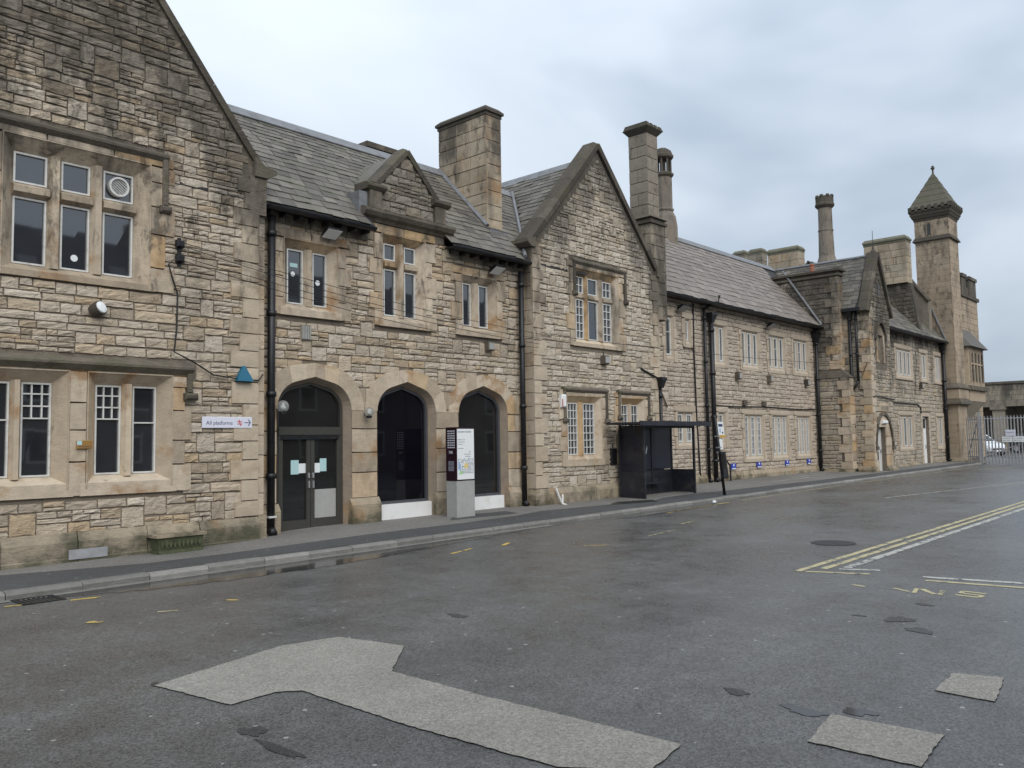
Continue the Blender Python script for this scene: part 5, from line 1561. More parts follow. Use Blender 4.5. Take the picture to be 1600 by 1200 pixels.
# wing with oriel to the right of the tower
blk = MB().box(52.0, 58.3, -.45, 8, -.1, 10.1).build('tower_wing', 'mortar', Tw)
pt = Pieces()
ashlar(pt, blk, front(-.45), 'ash_tower', 52.0, 58.3, .5, 10.1, (.3, .4), (.5, .9))
pt.flush('block', 'block_field', 'ash_tower', 300, blk)
q = MB().box(51.9, 58.4, -.58, .3, 10.102, 10.3); q.build('parapet_string', 'coping', blk)
for a, b in ((52.0, 53.0), (53.6, 54.5), (55.1, 56.0), (56.7, 58.3)):
    MB().box(a, b, -.45, -.05, 10.304, 11.35).box(a - .06, b + .06, -.52, .02, 11.352, 11.55).build('merlon', 'ash_dark', blk)
MB().box(52.0, 58.3, -.42, -.06, 10.302, 10.8).build('parapet', 'ash_dark', blk)
def canted(a, b, yb, yf, z0, z1, c):
    return [(a, yb, z0), (a + c, yf, z0), (b - c, yf, z0), (b, yb, z0), (a, yb, z1), (a + c, yf, z1), (b - c, yf, z1), (b, yb, z1)]
F8 = [(3, 2, 1, 0), (4, 5, 6, 7), (0, 1, 5, 4), (1, 2, 6, 5), (2, 3, 7, 6), (3, 0, 4, 7)]
ori = MB().add(canted(52.3, 56.6, -.44, -1.15, 4.66, 6.95, .45), F8).build('oriel', 'ash_tower', Tw)
MB().add(canted(52.15, 56.75, -.44, -1.3, 4.42, 4.66, .45), F8).build('oriel_string', 'coping', ori)
MB().add(canted(52.3, 56.6, -.44, -1.15, 3.8, 4.42, .45), F8).build('oriel_apron', 'ash_tower', ori)
MB().add([(52.3, -.44, 3.8), (52.75, -1.15, 3.8), (56.15, -1.15, 3.8), (56.6, -.44, 3.8), (53.6, -.44, 2.7), (53.8, -.5, 2.7), (55.0, -.5, 2.7), (55.2, -.44, 2.7)][4:] + [(52.3, -.44, 3.798), (52.75, -1.15, 3.798), (56.15, -1.15, 3.798), (56.6, -.44, 3.798)], F8).build('oriel_corbel', 'ash_dark', ori)
MB().add([(52.0, -.44, 6.9), (52.55, -1.4, 6.9), (56.35, -1.4, 6.9), (56.9, -.44, 6.9), (52.6, -.44, 8.1), (52.9, -.5, 8.1), (55.9, -.5, 8.1), (56.2, -.44, 8.1)], F8).build('oriel_roof', 'slate', ori)
fo = front(-1.15)
for i in range(4):
    a = 53.15 + i * .68
    f = MB().fbox(fo, a, a + .52, 4.95, 6.55, .002, .012).build('pane', 'glasspale', ori)
    MB().fbox(fo, a - .08, a, 4.9, 6.62, 0, .07).fbox(fo, a + .52, a + .60, 4.9, 6.62, 0, .07).build('mullion', 'ash_tower', ori)
    MB().fbox(fo, a, a + .52, 5.9, 6.0, 0, .06).build('transom', 'ash_tower', ori)

# ================================================================== PALISADE FENCE AND GATE
FX = 50.15
pale_me = None
def pale_mesh():
    mb = MB()
    w = .034
    pr = [(-w, 0), (-w * .5, -.022), (w * .5, -.022), (w, 0)]
    H = 2.55
    vs = [(0 + p[1], p[0], 0) for p in pr] + [(p[1], p[0], H - .12) for p in pr]
    mb.add(vs, [(i, i + 1, i + 5, i + 4) for i in range(3)])
    # three pointed top
    tips = [(-.022 * .2, -w, H - .02), (-.022, 0, H), (-.022 * .2, w, H - .02)]
    mb.add([vs[4], vs[5], tips[0]], [(0, 1, 2)]); mb.add([vs[5], vs[6], tips[1]], [(0, 1, 2)]); mb.add([vs[6], vs[7], tips[2]], [(0, 1, 2)])
    # thickness
    bm_vs = [(p[1] + .004, p[0], 0) for p in pr] + [(p[1] + .004, p[0], H - .12) for p in pr]
    mb.add(bm_vs, [(i + 4, i + 5, i + 1, i) for i in range(3)])
    me = bpy.data.meshes.new('pale'); me.from_pydata(mb.v, [], mb.f); me.materials.append(M['steel'])
    return me
pale_me = pale_mesh()
def palisade(name, label, cat, p0, p1, gate=False):
    (ax, ay), (bx_, by) = p0, p1
    th = thing(name, label, cat, (ax, ay, gz(ax)))
    L = sqrt((bx_ - ax) ** 2 + (by - ay) ** 2); ang = math.atan2(by - ay, bx_ - ax) + pi / 2
    n = int(L / .155)
    g = gz(ax) + .05
    for i in range(n + 1):
        t = (i + .3) / (n + .6)
        o = link(bpy.data.objects.new('pale', pale_me)); o.parent = th
        o.matrix_parent_inverse = Matrix.Translation(-Vector(th.location))
        o.matrix_basis = Matrix.Translation((ax + (bx_ - ax) * t, ay + (by - ay) * t, g)) @ Matrix.Rotation(ang, 4, 'Z')
    dx, dy = (bx_ - ax) / L, (by - ay) / L
    for z in (.35, 1.25, 2.35):
        MB().tube([(ax + dy * -.03, ay + dx * .03, g + z), (bx_ + dy * -.03, by + dx * .03, g + z)], .028, 4).build('rail', 'steel', th)
    if gate:
        MB().tube([(ax, ay, g + .3), (bx_, by, g + 2.3)], .025, 4).build('brace', 'steel', th)
    return th
ga = palisade('palisade_gate', 'narrow galvanised palisade gate leaf hung beside the tower foot', 'gate', (50.55, -1.42), (50.0, -2.12), True)
fe2 = palisade('palisade_fence', 'tall galvanised palisade fence closing the road beyond the tower', 'fence', (50.0, -2.24), (50.0, -7.4), True)
for y in (-2.18, -4.9, -7.4):
    MB().box(49.94, 50.06, y - .06, y + .06, gz(50) - .2, gz(50) + 2.75).build('post', 'steel', fe2)
fs_ = left(49.93, 0)
def sign(name, label, fr, u0, u1, z0, z1, mat, lines, cat='sign', group=None, d=.0, txt='navy', t=.02, size=None):
    th = thing(name, label, cat, fr.p((u0 + u1) / 2, z0, d), group)
    MB().fbox(fr, u0, u1, z0, z1, d, d + t, .006).build('board', mat, th)
    for (s, uu, zz, sz) in lines:
        text_mesh('lettering', s, sz, txt, fr, uu, zz, d + t + .001, th)
    return th
sign('fence_sign', 'white board wired to the palisade fence, topmost of three', fs_, 3.42, 3.88, 1.78, 2.10, 'signlilac', [('PRIVATE', 3.47, 1.93, .09)], d=.03)
for u0, u1, lb in ((3.24, 3.72, 'white printed board on the palisade fence, lower left of three'), (3.75, 4.25, 'white printed board on the palisade fence, lower right of three')):
    sign('fence_sign', lb, fs_, u0, u1, 1.46, 1.75, 'signwhite', [('NO PARKING', u0 + .03, 1.64, .065), ('KEEP CLEAR', u0 + .03, 1.53, .065)], d=.03)

# ================================================================== BRIDGE AND CARS BEYOND THE FENCE
Br = thing('railway_bridge', 'low stone railway bridge with a deep parapet beyond the fence', 'bridge', (80, 0, 0))
par_ = MB().box(80.0, 80.6, -40, 30, 4.75, 6.1).build('parapet', 'mortar', Br)
pb = Pieces()
fbr2 = left(80.0, 6.0)
ashlar(pb, par_, fbr2, 'ash_dark', .0, 10.0, 4.75, 5.95, (.38, .44), (.8, 1.4))
pb.flush('block', 'block_field', 'ash_dark', 300, par_)
MB().box(79.9, 80.7, -40, 30, 6.102, 6.3).build('coping', 'coping', Br)
MB().box(79.8, 80.62, -40, 30, 4.2, 4.748).build('girder', 'ash_dark', Br)
MB().box(80.6, 88, -40, 30, 4.3, 4.7).build('deck', 'ash_dark', Br)
for y in (5.6, 3.4, -4.2, -11.5):
    MB().box(79.95, 80.55, y - .45, y + .45, .2, 3.95).box(79.8, 80.7, y - .6, y + .6, 3.952, 4.198).build('pier', 'ash_dark', Br)
MB().box(88, 88.6, -40, 30, 0, 4.7).build('abutment_wall', 'ash_dark', Br)

def car(name, label, loc, rz, paint, scale=1.0):
    th = thing(name, label, 'car', loc)
    W = Matrix.Translation(loc) @ Matrix.Rotation(rz, 4, 'Z') @ Matrix.Scale(scale, 4)
    def b(nm, mb, mat, p=th, sm=False):
        mb.v = [tuple(W @ Vector(v)) for v in mb.v]
        return mb.build(nm, mat, p, sm)
    # lower body by cross sections along x (front at +x)
    secs = [(-1.95, .35, .80, .70), (-1.88, .25, .95, .80), (-1.2, .20, .98, .85), (0.3, .20, .95, .86), (.95, .22, .93, .85), (1.6, .24, .82, .80), (1.9, .28, .68, .70), (1.98, .36, .55, .55)]
    mb = MB(); rings = []
    for x, zb, zt, hw in secs:
        rings.append([(x, -hw * .92, zb), (x, -hw, zb + .15), (x, -hw, zt - .14), (x, -hw * .88, zt), (x, hw * .88, zt), (x, hw, zt - .14), (x, hw, zb + .15), (x, hw * .92, zb)])
    vs = [v for r in rings for v in r]; k = 8
    fs = [(i * k + j, i * k + (j + 1) % k, (i + 1) * k + (j + 1) % k, (i + 1) * k + j) for i in range(len(rings) - 1) for j in range(k)]
    fs += [tuple(range(k))[::-1], tuple(range(len(vs) - k, len(vs)))]
    body_ = b('body', MB().add(vs, fs), paint, sm=False)
    cab = [(-1.85, .93, .74), (-1.45, 1.40, .60), (-.2, 1.47, .60), (.35, 1.38, .60), (1.0, .92, .74)]
    vs = []; fs = []
    for x, z, hw in cab: vs += [(x, -hw, z), (x, hw, z)]
    base = [(-1.85, .93, .76), (1.0, .92, .76)]
    mbk = MB().add(vs, [(2 * i, 2 * i + 2, 2 * i + 3, 2 * i + 1) for i in range(4)] + [(0, 2, 4, 6, 8), (9, 7, 5, 3, 1)])
    cabo = b('cabin', mbk, paint)
    b('windscreen', MB().add([(.93, -.64, .98), (.93, .64, .98), (.41, .53, 1.34), (.41, -.53, 1.34)], [(0, 1, 2, 3)]), 'glassblack', cabo)
    for s in (-1, 1):
        for xa, xb_, xc, xd in ((-.42, .72, .26, -.42), (-1.5, -.5, -.5, -1.3)):
            b('side_window', MB().add([(xa, s * .752, .98), (xb_, s * .752, .98), (xc, s * .62, 1.34), (xd, s * .62, 1.34)], [(0, 1, 2, 3)]), 'glassblack', cabo)
        b('headlight', MB().add([(1.72, s * .45, .62), (1.62, s * .78, .64), (1.60, s * .78, .76), (1.68, s * .45, .74)], [(0, 1, 2, 3)]).add([(1.96, s * .42, .52), (1.8, s * .77, .56), (1.74, s * .77, .68), (1.86, s * .42, .66)], [(0, 1, 2, 3)]), 'glasspale', body_)
        for x in (-1.25, 1.28):
            mbw = MB().tube([(x, s * .70, .31), (x, s * .87, .31)], .31, 18)
            wh = b('wheel', mbw, 'tyre')
            b('rim', MB().tube([(x, s * .871, .31), (x, s * .880, .31)], .20, 12), 'steel', wh)
    b('bumper_grille', MB().box(1.96, 2.0, -.4, .4, .40, .50), 'black', body_)
    b('number_plate', MB().box(2.0, 2.01, -.26, .26, .30, .40), 'signwhite', body_)
    return th
car('parked_car', 'white hatchback parked behind the palisade fence beside the tower', (66.6, 2.0, gz(66)), radians(232), 'carwhite', 1.05)
car('parked_car', 'dark car parked beyond the fence signs under the bridge', (74.5, -.5, gz(74)), radians(250), 'cardark', 1.05)

# ================================================================== STREET FURNITURE
# bus shelter
S = thing('bus_shelter', 'black framed bus shelter with dark solid panels against the gabled wing', 'bus shelter', (21, -.6, pz(21, -.6)))
sx0, sx1, sf, sb = 19.72, 22.40, -1.0, -.22
zp = pz(21, -.6) - .02
roof_ = MB().box(19.12, 22.95, sf - .28, sb + .02, 2.30, 2.36).box(19.12, 22.95, sf - .30, sf - .281, 2.26, 2.39).build('canopy', 'shelter', S)
for x, y in ((sx0, sf), (sx1, sf), (sx0, sb), (sx1, sb), (20.25, sb), (21.3, sb)):
    MB().box(x - .03, x + .03, y - .03, y + .03, zp, 2.298).build('post', 'shelter', S)
MB().box(sx0 + .03, sx1 - .03, sb - .012, sb + .012, 1.0, 2.24).build('rear_panel', 'shelterpanel', S)
MB().box(sx0 + .03, sx1 - .03, sb - .014, sb + .014, .28, .95).build('lower_panel', 'shelter', S)
MB().box(sx0 - .012, sx0 + .012, sf + .03, sb - .03, .98, 2.24).build('end_panel', 'shelterpanel', S)
MB().box(sx0 - .014, sx0 + .014, sf + .03, sb - .03, .28, .93).build('lower_panel', 'shelter', S)
MB().box(sx1 - .014, sx1 + .014, sf + .03, sb - .03, .30, .95).build('lower_panel', 'shelter', S)
for z in (.26, .965, 2.26):
    MB().box(sx0, sx1 if z < 2 else sx1, sb - .02, sb + .02, z - .015, z + .015).build('rail', 'shelter', S)
    MB().box(sx0 - .02, sx0 + .02, sf, sb, z - .016, z + .016).build('rail', 'shelter', S)
    if z != 2.26: MB().box(sx1 - .02, sx1 + .02, sf, sb, z - .016, z + .016).build('rail', 'shelter', S)
MB().box(sx0, sx1, sf - .02, sf + .02, 2.20, 2.296).build('rail', 'shelter', S)
MB().box(20.0, 21.5, sb - .26, sb - .03, .60, .64).build('bench_seat', 'shelter', S)
MB().prism(front(sb - .014), [(20.98, 1.45), (21.02, 1.5), (21.06, 1.62), (21.05, 1.72), (21.0, 1.6)], 0, .004).build('torn_sticker', 'paper', S)

# bus stop pole, leaning
Pp = thing('bus_stop_pole', 'leaning black bus stop post with a small flag and timetable case at the kerb', 'bus stop', (22.35, -2.0, pz(22.4, -2)))
b0 = Vector((22.35, -2.0, pz(22.4, -2) - .05)); t0 = Vector((22.02, -1.95, 2.50))
lean = (t0 - b0)
def on_pole(z): return b0 + lean * ((z - b0.z) / lean.z)
MB().tube([b0, t0], .042, 10).build('post', 'black', Pp, True)
fpp = Fr(0, 0)
def tilted(name, du0, du1, z0, z1, mat, dd, t=.03, parent=Pp):
    a, c = on_pole(z0), on_pole(z1)
    mb = MB().hexa([(a.x + du0, a.y - dd - t, a.z), (a.x + du1, a.y - dd - t, a.z), (a.x + du1, a.y - dd, a.z), (a.x + du0, a.y - dd, a.z),
                    (c.x + du0, c.y - dd - t, c.z), (c.x + du1, c.y - dd - t, c.z), (c.x + du1, c.y - dd, c.z), (c.x + du0, c.y - dd, c.z)])
    return mb.build(name, mat, parent)
fl = tilted('flag', .06, .42, 1.98, 2.36, 'signwhite', -.02)
tilted('flag_band', .06, .42, 1.90, 1.975, 'amber', -.02, .032, fl)
tilted('flag_title', .11, .36, 2.22, 2.30, 'navy', .011, .002, fl)
tilted('flag_symbol', .14, .22, 2.05, 2.17, 'mapblue', .011, .002, fl)
tilted('flag_symbol', .28, .36, 2.02, 2.07, 'navy', .011, .002, fl)
tilted('route_plate', .08, .26, 1.56, 1.86, 'signwhite', -.02, .02)
cs = tilted('timetable_case', -.13, .17, .72, 1.50, 'black', .05, .06)
tilted('timetable_pane', -.09, .05, .78, 1.44, 'glassdoor', .111, .003, cs)
for z in (.76, 1.46, 1.60, 1.92):
    tilted('clamp', -.06, .06, z, z + .04, 'steel', -.06, .12)

# information kiosk
Kk = thing('information_totem', 'tall information totem with town map on a grey concrete base', 'map sign', (13.3, -.35, pz(13.3, -.35)))
kx0, kx1, kf, kb = 13.02, 13.58, -.52, -.20
kz = pz(13.3, -.35) - .01
MB().box(kx0, kx1, kf, kb, kz, 1.03).build('concrete_base', 'concrete', Kk)
hd = MB().box(kx0 - .005, kx1 + .005, kf - .005, kb + .005, 1.033, 2.22).build('totem_head', 'maroon', Kk)
fk = front(kf - .006); fkl = left(kx0 - .006, kb)
pan = MB().fbox(fk, kx0 + .02, kx1 - .015, 1.06, 2.18, 0, .004).build('map_panel', 'signwhite', Kk)
text_mesh('lettering', 'Lancaster Station', .062, 'navy', fk, kx0 + .03, 2.10, .005, pan)
for s, u, z, sz in (('Platforms 1 2 3 4 5', kx0 + .04, 1.93, .03), ('City centre 5 min', kx0 + .04, 1.88, .03), ('Castle 4 min', kx0 + .04, 1.83, .03), ('Buses and taxis', kx0 + .04, 1.74, .028), ('Shops', kx0 + .38, 1.66, .026), ('Priory and gardens', kx0 + .24, 1.61, .026), ('Riverside walk', kx0 + .27, 1.56, .026)):
    text_mesh('lettering', s, sz, 'navy', fk, u, z, .005, pan)
mp = MB().fbox(fk, kx0 + .03, kx1 - .03, 1.18, 1.54, .0045, .0055).build('town_map', 'paper', Kk)
cells = MB()
random.seed(11)
for i in range(13):
    for j in range(10):
        u = kx0 + .05 + i * .037; z = 1.20 + j * .033
        if (u - kx0 < .16 and z < 1.42) or random.random() < .12: continue
        w_, h_ = random.uniform(.014, .028), random.uniform(.012, .024)
        cells.fbox(fk, u, u + w_, z, z + h_, .006, .0068)
cells.build('map_blocks', 'mapgrey', mp, kind='stuff')
MB().prism(fk, [(kx0 + .04, 1.30), (kx0 + .10, 1.24), (kx0 + .14, 1.30), (kx0 + .13, 1.38), (kx0 + .07, 1.46), (kx0 + .04, 1.46)], .006, .007).build('map_river', 'mapblue', mp)
MB().prism(fk, [(kx0 + .06, 1.185), (kx0 + .19, 1.185), (kx0 + .19, 1.22), (kx0 + .13, 1.27)], .0072, .008).build('map_park', 'mapgreen', mp)
disc('map_centre', fk, kx0 + .29, 1.36, .0072, .065, 'mapyellow', mp, .001)
icons = MB()
for i in range(8):
    for j in range(4):
        u = .055 + j * .062; z = 2.12 - i * .052
        icons.fbox(fkl, u, u + .036, z, z + .028, 0, .003)
icons.build('pictogram_grid', 'signlilac', hd, kind='stuff')
text_mesh('logo', 'N', .10, 'signlilac', fkl, .09, 1.63, .001, hd); text_mesh('logo', 'K', .085, 'signlilac', fkl, .17, 1.635, .002, hd)
MB().fbox(fkl, .07, .25, 1.37, 1.47, 0, .003).build('text_panel', 'mapgrey', hd)
MB().fbox(fkl, .07, .25, 1.25, 1.36, 0, .003).build('text_panel', 'mapgrey', hd)

# planter
Pl = thing('planter_trough', 'long mossy concrete planter trough on the pavement by the plinth', 'planter', (6.75, -.32, pz(6.8, -.3)))
g = pz(6.8, -.3)
pxs = (6.34, 7.16, -.47, -.15)
a, b, c, d = pxs
tr = MB()
tr.hexa([(a + .05, c + .03, g + .05), (b - .05, c + .03, g + .05), (b - .05, d - .03, g + .05), (a + .05, d - .03, g + .05), (a + .02, c, g + .26), (b - .02, c, g + .26), (b - .02, d, g + .26), (a + .02, d, g + .26)])
tr.build('trough', 'moss', Pl)
MB().box(a + .03, b - .03, c - .01, d, g, g + .049).build('base', 'moss', Pl)
for x_0, x_1, y_0, y_1 in ((a - .02, b + .02, c - .03, c + .03), (a - .02, b + .02, d - .03, d + .03), (a - .02, a + .04, c + .03, d - .03), (b - .04, b + .02, c + .03, d - .03)):
    MB().box(x_0, x_1, y_0, y_1, g + .261, g + .31).build('rim', 'plinth', Pl)
MB().box(a + .04, b - .04, c + .03, d - .03, g + .262, g + .285).build('soil', 'soil', Pl)
for i in range(10):
    u = a + .09 + i * .071
    MB().prism(front(c + .006), [(u, g + .08), (u + .03, g + .155), (u, g + .23), (u - .03, g + .155)], 0, .012).build('lozenge', 'moss', Pl)

# signs on the left wing
sg = sign('platform_sign', 'long pale sign reading All platforms with an arrow on the left wing', fa, 7.31, 8.28, 2.20, 2.40, 'signlilac', [], d=.045)
text_mesh('lettering', 'All platforms', .098, 'navy', fa, 7.38, 2.26, .066, sg)
for zz, dirn in ((2.315, 1), (2.275, -1)):
    MB().prism(fa, [(7.98, zz - .007), (8.08, zz - .007), (8.08, zz + .007), (7.98, zz + .007)], .066, .068).build('rail_symbol', 'red', sg)
MB().prism(fa, [(8.005, 2.352), (8.02, 2.352), (8.055, 2.238), (8.04, 2.238)][::-1], .0682, .069).build('rail_symbol', 'red', sg)
MB().fbox(fa, 8.12, 8.24, 2.293, 2.305, .066, .068).build('arrow', 'navy', sg)
for s in (-1, 1):
    MB().prism(fa, [(8.19, 2.299 + s * .055), (8.205, 2.299 + s * .06), (8.25, 2.299), (8.235, 2.299)][::(-1 if s > 0 else 1)], .0682, .0695).build('arrow_head', 'navy', sg)
pl = sign('wall_plaque', 'small ochre plaque with a blue corner between the lower windows', fa, 5.22, 5.46, 1.87, 2.00, 'brass', [('NO SMOKING', 5.255, 1.895, .028)], 'plaque', d=.07)
MB().fbox(fa, 5.225, 5.30, 1.93, 1.995, .0905, .092).build('blue_corner', 'paperteal', pl)
tag(MB().fbox(fa, 5.12, 5.70, .17, .32, .125, .135).build('steel_plate', 'steel'), 'bare perforated steel plate at the foot of the left plinth', 'plate')

# alarm bell boxes, lamps, vents
bl = MB().hexa([fa.p(7.93, 3.05, .16), fa.p(8.26, 3.05, .16), fa.p(8.26, 3.05, .03), fa.p(7.93, 3.05, .03), fa.p(8.07, 3.33, .09), fa.p(8.12, 3.33, .09), fa.p(8.12, 3.33, .03), fa.p(8.07, 3.33, .03)]).build('alarm_box', 'teal')
tag(bl, 'teal triangular alarm box at the right edge of the left wing', 'alarm box')
al = MB().fbox(fc, 17.26, 17.46, 2.76, 3.10, .03, .14, .03).build('alarm_box', 'panel')
tag(al, 'white and red alarm box beside the centre wing ground floor window', 'alarm box')
MB().fbox(fc, 17.265, 17.29, 2.77, 2.98, .142, .148).build('red_side', 'red', al)

def globe(label, x, y, z, r, fr_y):
    th = thing('wall_lamp', label, 'lamp', (x, fr_y, z), 'globe lamps beside the arches')
    MB().tube([(x, fr_y, z - .02), (x, y + r * .6, z - .08), (x, y, z - r - .02)], .022, 8).build('bracket', 'black', th, True)
    MB().lathe(x, y, [(r * .55, z - r - .03), (r * .6, z - r * .85), (r * .5, z - r * .75)], 12).build('lamp_base', 'black', th)
    MB().ball((x, y, z), r, 16, 10).build('globe', 'globe', th, True)
    MB().ball((x, y, z - .02), r * .35, 10, 6).build('bulb', 'signwhite', th, True)
globe('larger globe lamp between the left downpipe and the arched door', 9.02, .08, 2.62, .115, .28)
globe('smaller globe lamp on the pier between door and black window', 11.10, .10, 2.55, .10, .27)

def flood(label, x, y, z, group, sz=.19, arm=None):
    th = thing('floodlight', label, 'floodlight', (x, y, z), group)
    W = Matrix.Translation((x, y, z)) @ Matrix.Rotation(radians(-28), 4, 'X')
    def b(nm, mb, mat):
        mb.v = [tuple(W @ Vector(v)) for v in mb.v]; return mb.build(nm, mat, th)
    b('housing', MB().hexa([(-sz, -.16, -.05), (sz, -.16, -.05), (sz, .16, -.05), (-sz, .16, -.05), (-sz * .7, -.1, .06), (sz * .7, -.1, .06), (sz * .7, .1, .06), (-sz * .7, .1, .06)]), 'black')
    b('lens', MB().box(-sz * .9, sz * .9, -.14, .14, -.056, -.051), 'signwhite' if arm is None else 'concrete')
    MB().tube([(x, y, z + .03), (x, y + .25, z + .1)], .02, 6).build('arm', 'black', th)
flood('floodlight under the eaves above the first upstairs entrance window', 10.1, .02, 6.18, 'eaves floodlights')
flood('floodlight under the eaves above the last upstairs entrance window', 15.0, .02, 6.12, 'eaves floodlights')
flood('floodlight under the office eaves next to the gabled wing', 24.95, .72, 6.34, 'office floodlights', .24, 1)
flood('floodlight under the office eaves between the triple windows', 31.7, .72, 6.36, 'office floodlights', .24, 1)

def wall_box(name, label, cat, fr, u, z, w, h, t, mat='coping', group=None):
    th = thing(name, label, cat, fr.p(u, z - h / 2, 0), group)
    MB().fbox(fr, u - w / 2, u + w / 2, z - h / 2, z + h / 2, .0, t, .015).build('casing', mat, th)
    MB().fbox(fr, u - w * .36, u + w * .36, z - h * .36, z + h * .36, t + .001, t + .012).build('cover', 'concrete' if mat == 'coping' else mat, th)
    MB().tube([fr.p(u, z + h / 2, t * .4), fr.p(u, z + h / 2 + .12, .03)], .012, 5).build('conduit', 'cable', th)
    return th
vt = thing('wall_vent', 'square louvred vent below the first upstairs entrance window', 'vent', fb.p(9.65, 3.98))
MB().fbox(fb, 9.52, 9.78, 3.95, 4.27, .0, .05, .01).build('frame', 'ash_dark', vt)
for i in range(5):
    MB().fbox(fb, 9.555 + i * .042, 9.58 + i * .042, 3.98, 4.24, .051, .075).build('slat', 'concrete', vt)
wall_box('wall_light', 'grey box light under the last upstairs entrance window', 'wall light', fb, 14.9, 4.22, .24, .22, .16, group='box lights')
wall_box('wall_light', 'grey box light under the upper centre gable window', 'wall light', fc, 19.26, 4.13, .24, .24, .18, group='box lights')
for x, lb in ((29.1, 'first box light from the gabled wing under office windows'), (31.75, 'second box light from the gabled wing under office windows'), (35.3, 'box light by the far downpipe under office windows')):
    wall_box('wall_light', lb, 'wall light', fd, x, 4.22, .24, .28, .2, group='box lights')
wall_box('wall_light', 'box light on the far range below its upper windows', 'wall light', fg, 46.2, 4.42, .28, .3, .2, group='box lights')
wall_box('notice_case', 'black notice case on the gabled wing beside the bus shelter', 'notice case', fc, 19.62, 1.42, .26, .46, .09, 'black')
wl_ = thing('bulkhead_lamp', 'round white bulkhead lamp under the upper left gable window', 'lamp', fa.p(5.49, 4.02))
q = MB()
W = Matrix.Translation(fa.p(5.5, 4.1, .10)) @ Matrix.Rotation(radians(68), 4, 'X') @ Matrix.Rotation(radians(25), 4, 'Y')
q.lathe(0, 0, [(.10, -.1), (.12, 0), (.12, .07)], 16); q.v = [tuple(W @ Vector(v)) for v in q.v]; q.build('housing', 'coping', wl_)
q = MB().lathe(0, 0, [(.10, .071), (.095, .09), (.05, .10)], 16); q.v = [tuple(W @ Vector(v)) for v in q.v]; q.build('lens', 'signwhite', wl_)
# extractor fan in the upper left window
xf = thing('window_fan', 'round white extractor fan set in the upper left gable window', 'extractor fan', fa.p(5.9, 6.2, -.2))
c_ = (5.895, 6.225)
q = MB()
for i in range(20):
    a0, a1 = 2 * pi * i / 20, 2 * pi * (i + 1) / 20
    for r0, r1, d0, d1 in ((.135, .165, -.19, -.10),):
        P_ = lambda r, a, d: fa.p(c_[0] + r * cos(a), c_[1] + r * sin(a), d)
        q.hexa([P_(r0, a0, d1), P_(r1, a0, d1), P_(r1, a1, d1), P_(r0, a1, d1), P_(r0, a0, d0), P_(r1, a0, d0), P_(r1, a1, d0), P_(r0, a1, d0)])
q.build('ring', 'white', xf)
for i in range(7):
    s = -.11 + i * .0367
    hl = sqrt(max(.0, .135 ** 2 - s ** 2))
    # slanted louvres
    ax_, az_ = c_[0] + s * .6, c_[1] + s * .8
    MB().tube([fa.p(ax_ - hl * .8, az_ + hl * .6, -.13), fa.p(ax_ + hl * .8, az_ - hl * .6, -.13)], .011, 4).build('louvre', 'white', xf)

# blue disabled bay plates
for x, lb in ((28.56, 'first blue parking plate from the bus stop on the office plinth'), (30.62, 'second blue parking plate from the bus stop on the office plinth'), (33.14, 'third blue parking plate from the bus stop on the office plinth'), (35.29, 'blue parking plate nearest the far downpipe on the office plinth')):
    s_ = sign('parking_plate', lb, fd, x - .18, x + .18, .74, .96, 'blue', [], 'sign', 'blue parking plates', d=.05)
    disc('symbol', fd, x, .90, .071, .045, 'signwhite', s_, .002)
    MB().fbox(fd, x - .14, x + .14, .75, .79, .071, .073).build('symbol', 'signwhite', s_)

# white bent pipe end by the centre wing
tag(MB().tube([(16.9, -.16, .68), (16.95, -.22, .45), (16.98, -.3, .28), (17.05, -.42, .22)], .03, 8).tube([(16.98, -.3, .26), (17.12, -.2, .5)], .025, 8).build('broken_pipe', 'white'), 'broken white plastic pipe sticking from the centre wing plinth', 'pipe')
hp = MB().tube([(27.35, .8, .3), (27.4, .78, .9), (27.7, .76, 1.1), (27.9, .74, .9), (27.9, .72, .3)], .03, 8).build('hoop_rail', 'black')
tag(hp, 'small black hoop rail at the foot of the office downpipes', 'hoop')
tag(MB().ball((20.6, -2.62, gz(20.6) + .05), .06, 8, 5, .8).build('litter', 'paper'), 'scrap of white litter lying by the kerb near the bus stop', 'litter')

# overhead cables
def sag(a, b, s, n=16):
    a, b = Vector(a), Vector(b)
    return [a.lerp(b, i / n) - Vector((0, 0, s * 4 * (i / n) * (1 - i / n))) for i in range(n + 1)]
cables = [((6.85, -.10, 5.42), (16.4, -.12, 4.62), .12, 'topmost thin cable strung across the entrance range'), ((6.85, -.10, 5.36), (16.4, -.12, 4.50), .18, 'second thin cable from the top across the entrance range'),
          ((6.85, -.12, 5.16), (16.4, -.12, 4.36), .12, 'third thin cable from the top across the entrance range'), ((6.85, -.12, 5.10), (16.4, -.12, 4.26), .20, 'lowest thin cable strung across the entrance range')]
for a, b, s, lb in cables:
    tag(MB().tube(sag(a, b, s), .0065, 5).build('overhead_cable', 'cable'), lb, 'cable', 'overhead cables')
tag(MB().tube(sag((16.4, -.12, 4.62), (36.3, -.5, 4.95), .10), .008, 5).build('overhead_cable', 'cable'), 'thin cable strung from the centre wing across the office range', 'cable', 'overhead cables')
tag(MB().tube([(6.85, -.08, 5.2), (6.66, -.09, 5.0), (6.72, -.09, 4.8), (6.83, -.08, 4.5), (6.82, -.08, 3.9), (6.78, -.08, 3.5), (6.9, -.17, 3.42), (7.15, -.10, 3.33), (7.5, -.08, 3.14), (7.9, -.08, 3.1), (8.4, -.08, 3.08), (8.5, -.06, 3.2)], .014, 6).build('wall_cable', 'cable'), 'thick black cable dropping down the left wing to the teal box', 'cable')
bk = thing('cable_bracket', 'dark cable bracket with insulators on the left wing', 'bracket', fa.p(6.87, 5.05, 0))
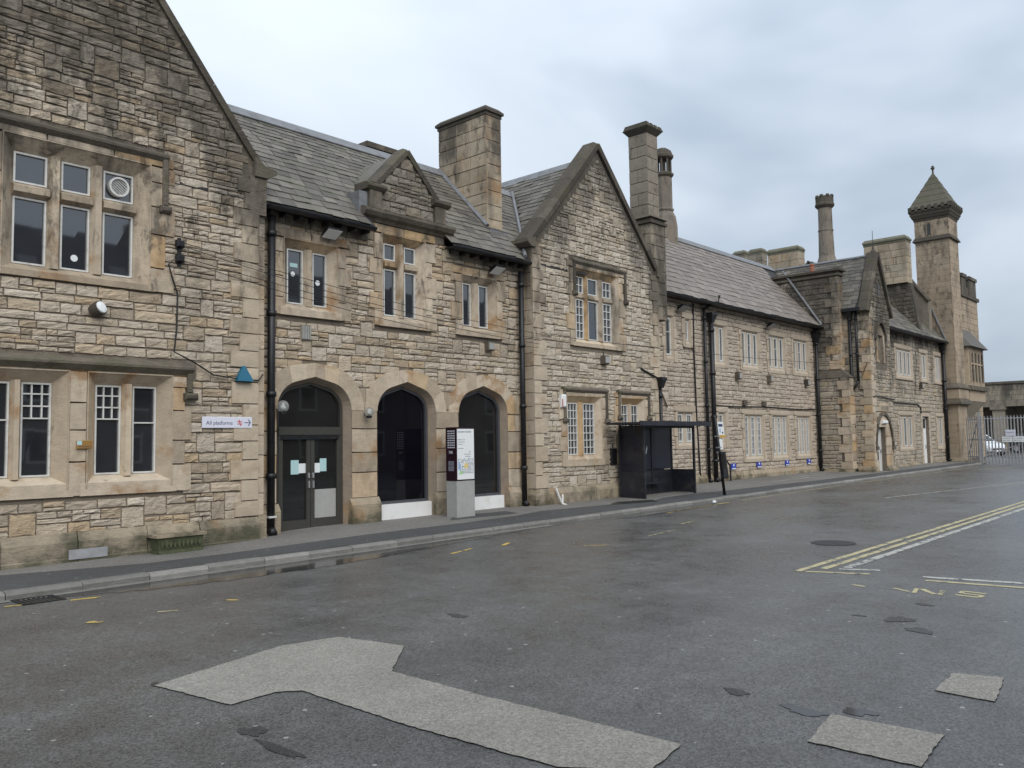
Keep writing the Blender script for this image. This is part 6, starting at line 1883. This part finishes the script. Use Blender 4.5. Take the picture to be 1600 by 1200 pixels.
for z in (5.39, 5.13):
    MB().fbox(fa, 6.80, 6.94, z - .06, z + .06, 0, .12, .02).build('insulator', 'black', bk)
MB().fbox(fa, 6.84, 6.90, 5.0, 5.5, .0, .05).build('back_plate', 'black', bk)

# ================================================================== HOUSES OPPOSITE (mirrored in the glass)
hm_ = plain('dark_house_stone', (.17, .15, .125), .9, 0, .25, 3)
hr_ = plain('dark_house_slate', (.045, .045, .05), .8, 0, .3, 4)
for k, (xa, xb, lb) in enumerate(((-8, 6.5, 'dark stone house opposite, nearest, mirrored in the left wing glass'), (6.6, 21, 'dark stone house opposite, middle, mirrored in the entrance glass'), (21.1, 36, 'dark stone house opposite, third from the left, mirrored in the black window'), (36.1, 52, 'dark stone house opposite, farthest, mirrored in the third arch'))):
    H = thing('terraced_house', lb, 'house', ((xa + xb) / 2, -31, 0), 'houses across the yard')
    Y0, Y1 = -36.0, -27.0
    MB().box(xa, xb, Y0, Y1, -.2, 8.6).build('wall', hm_, H)
    yc_ = (Y0 + Y1) / 2
    MB().add([(xa - .2, Y1 + .4, 8.5), (xb + .2, Y1 + .4, 8.5), (xb + .2, yc_, 13.0), (xa - .2, yc_, 13.0), (xa - .2, Y0 - .4, 8.5), (xb + .2, Y0 - .4, 8.5)], [(0, 3, 2, 1), (3, 4, 5, 2), (0, 4, 3), (1, 2, 5)]).build('roof', hr_, H)
    MB().box(xb - 1.6, xb - .6, yc_ - .5, yc_ + .5, 12, 14.2).build('chimney', hm_, H)
    for i in range(3):
        cx_ = xa + 2.4 + i * (xb - xa - 4.8) / 2
        for z_ in (1.2, 3.9, 6.4):
            w_ = MB().box(cx_ - .6, cx_ + .6, Y1, Y1 + .03, z_, z_ + 1.5).build('window', 'white', H)
            MB().box(cx_ - .5, cx_ + .5, Y1 + .031, Y1 + .04, z_ + .1, z_ + 1.4).build('pane', 'glass', w_)
        t0_, t1_ = .35, .55
        ya, za_ = Y1 + .4 + (yc_ - Y1 - .4) * t0_, 8.5 + 4.5 * t0_
        yb_, zb_ = Y1 + .4 + (yc_ - Y1 - .4) * t1_, 8.5 + 4.5 * t1_
        MB().add([(cx_ - .45, ya, za_ + .08), (cx_ + .45, ya, za_ + .08), (cx_ + .45, yb_, zb_ + .08), (cx_ - .45, yb_, zb_ + .08)], [(0, 1, 2, 3)]).build('skylight', 'lead', H)
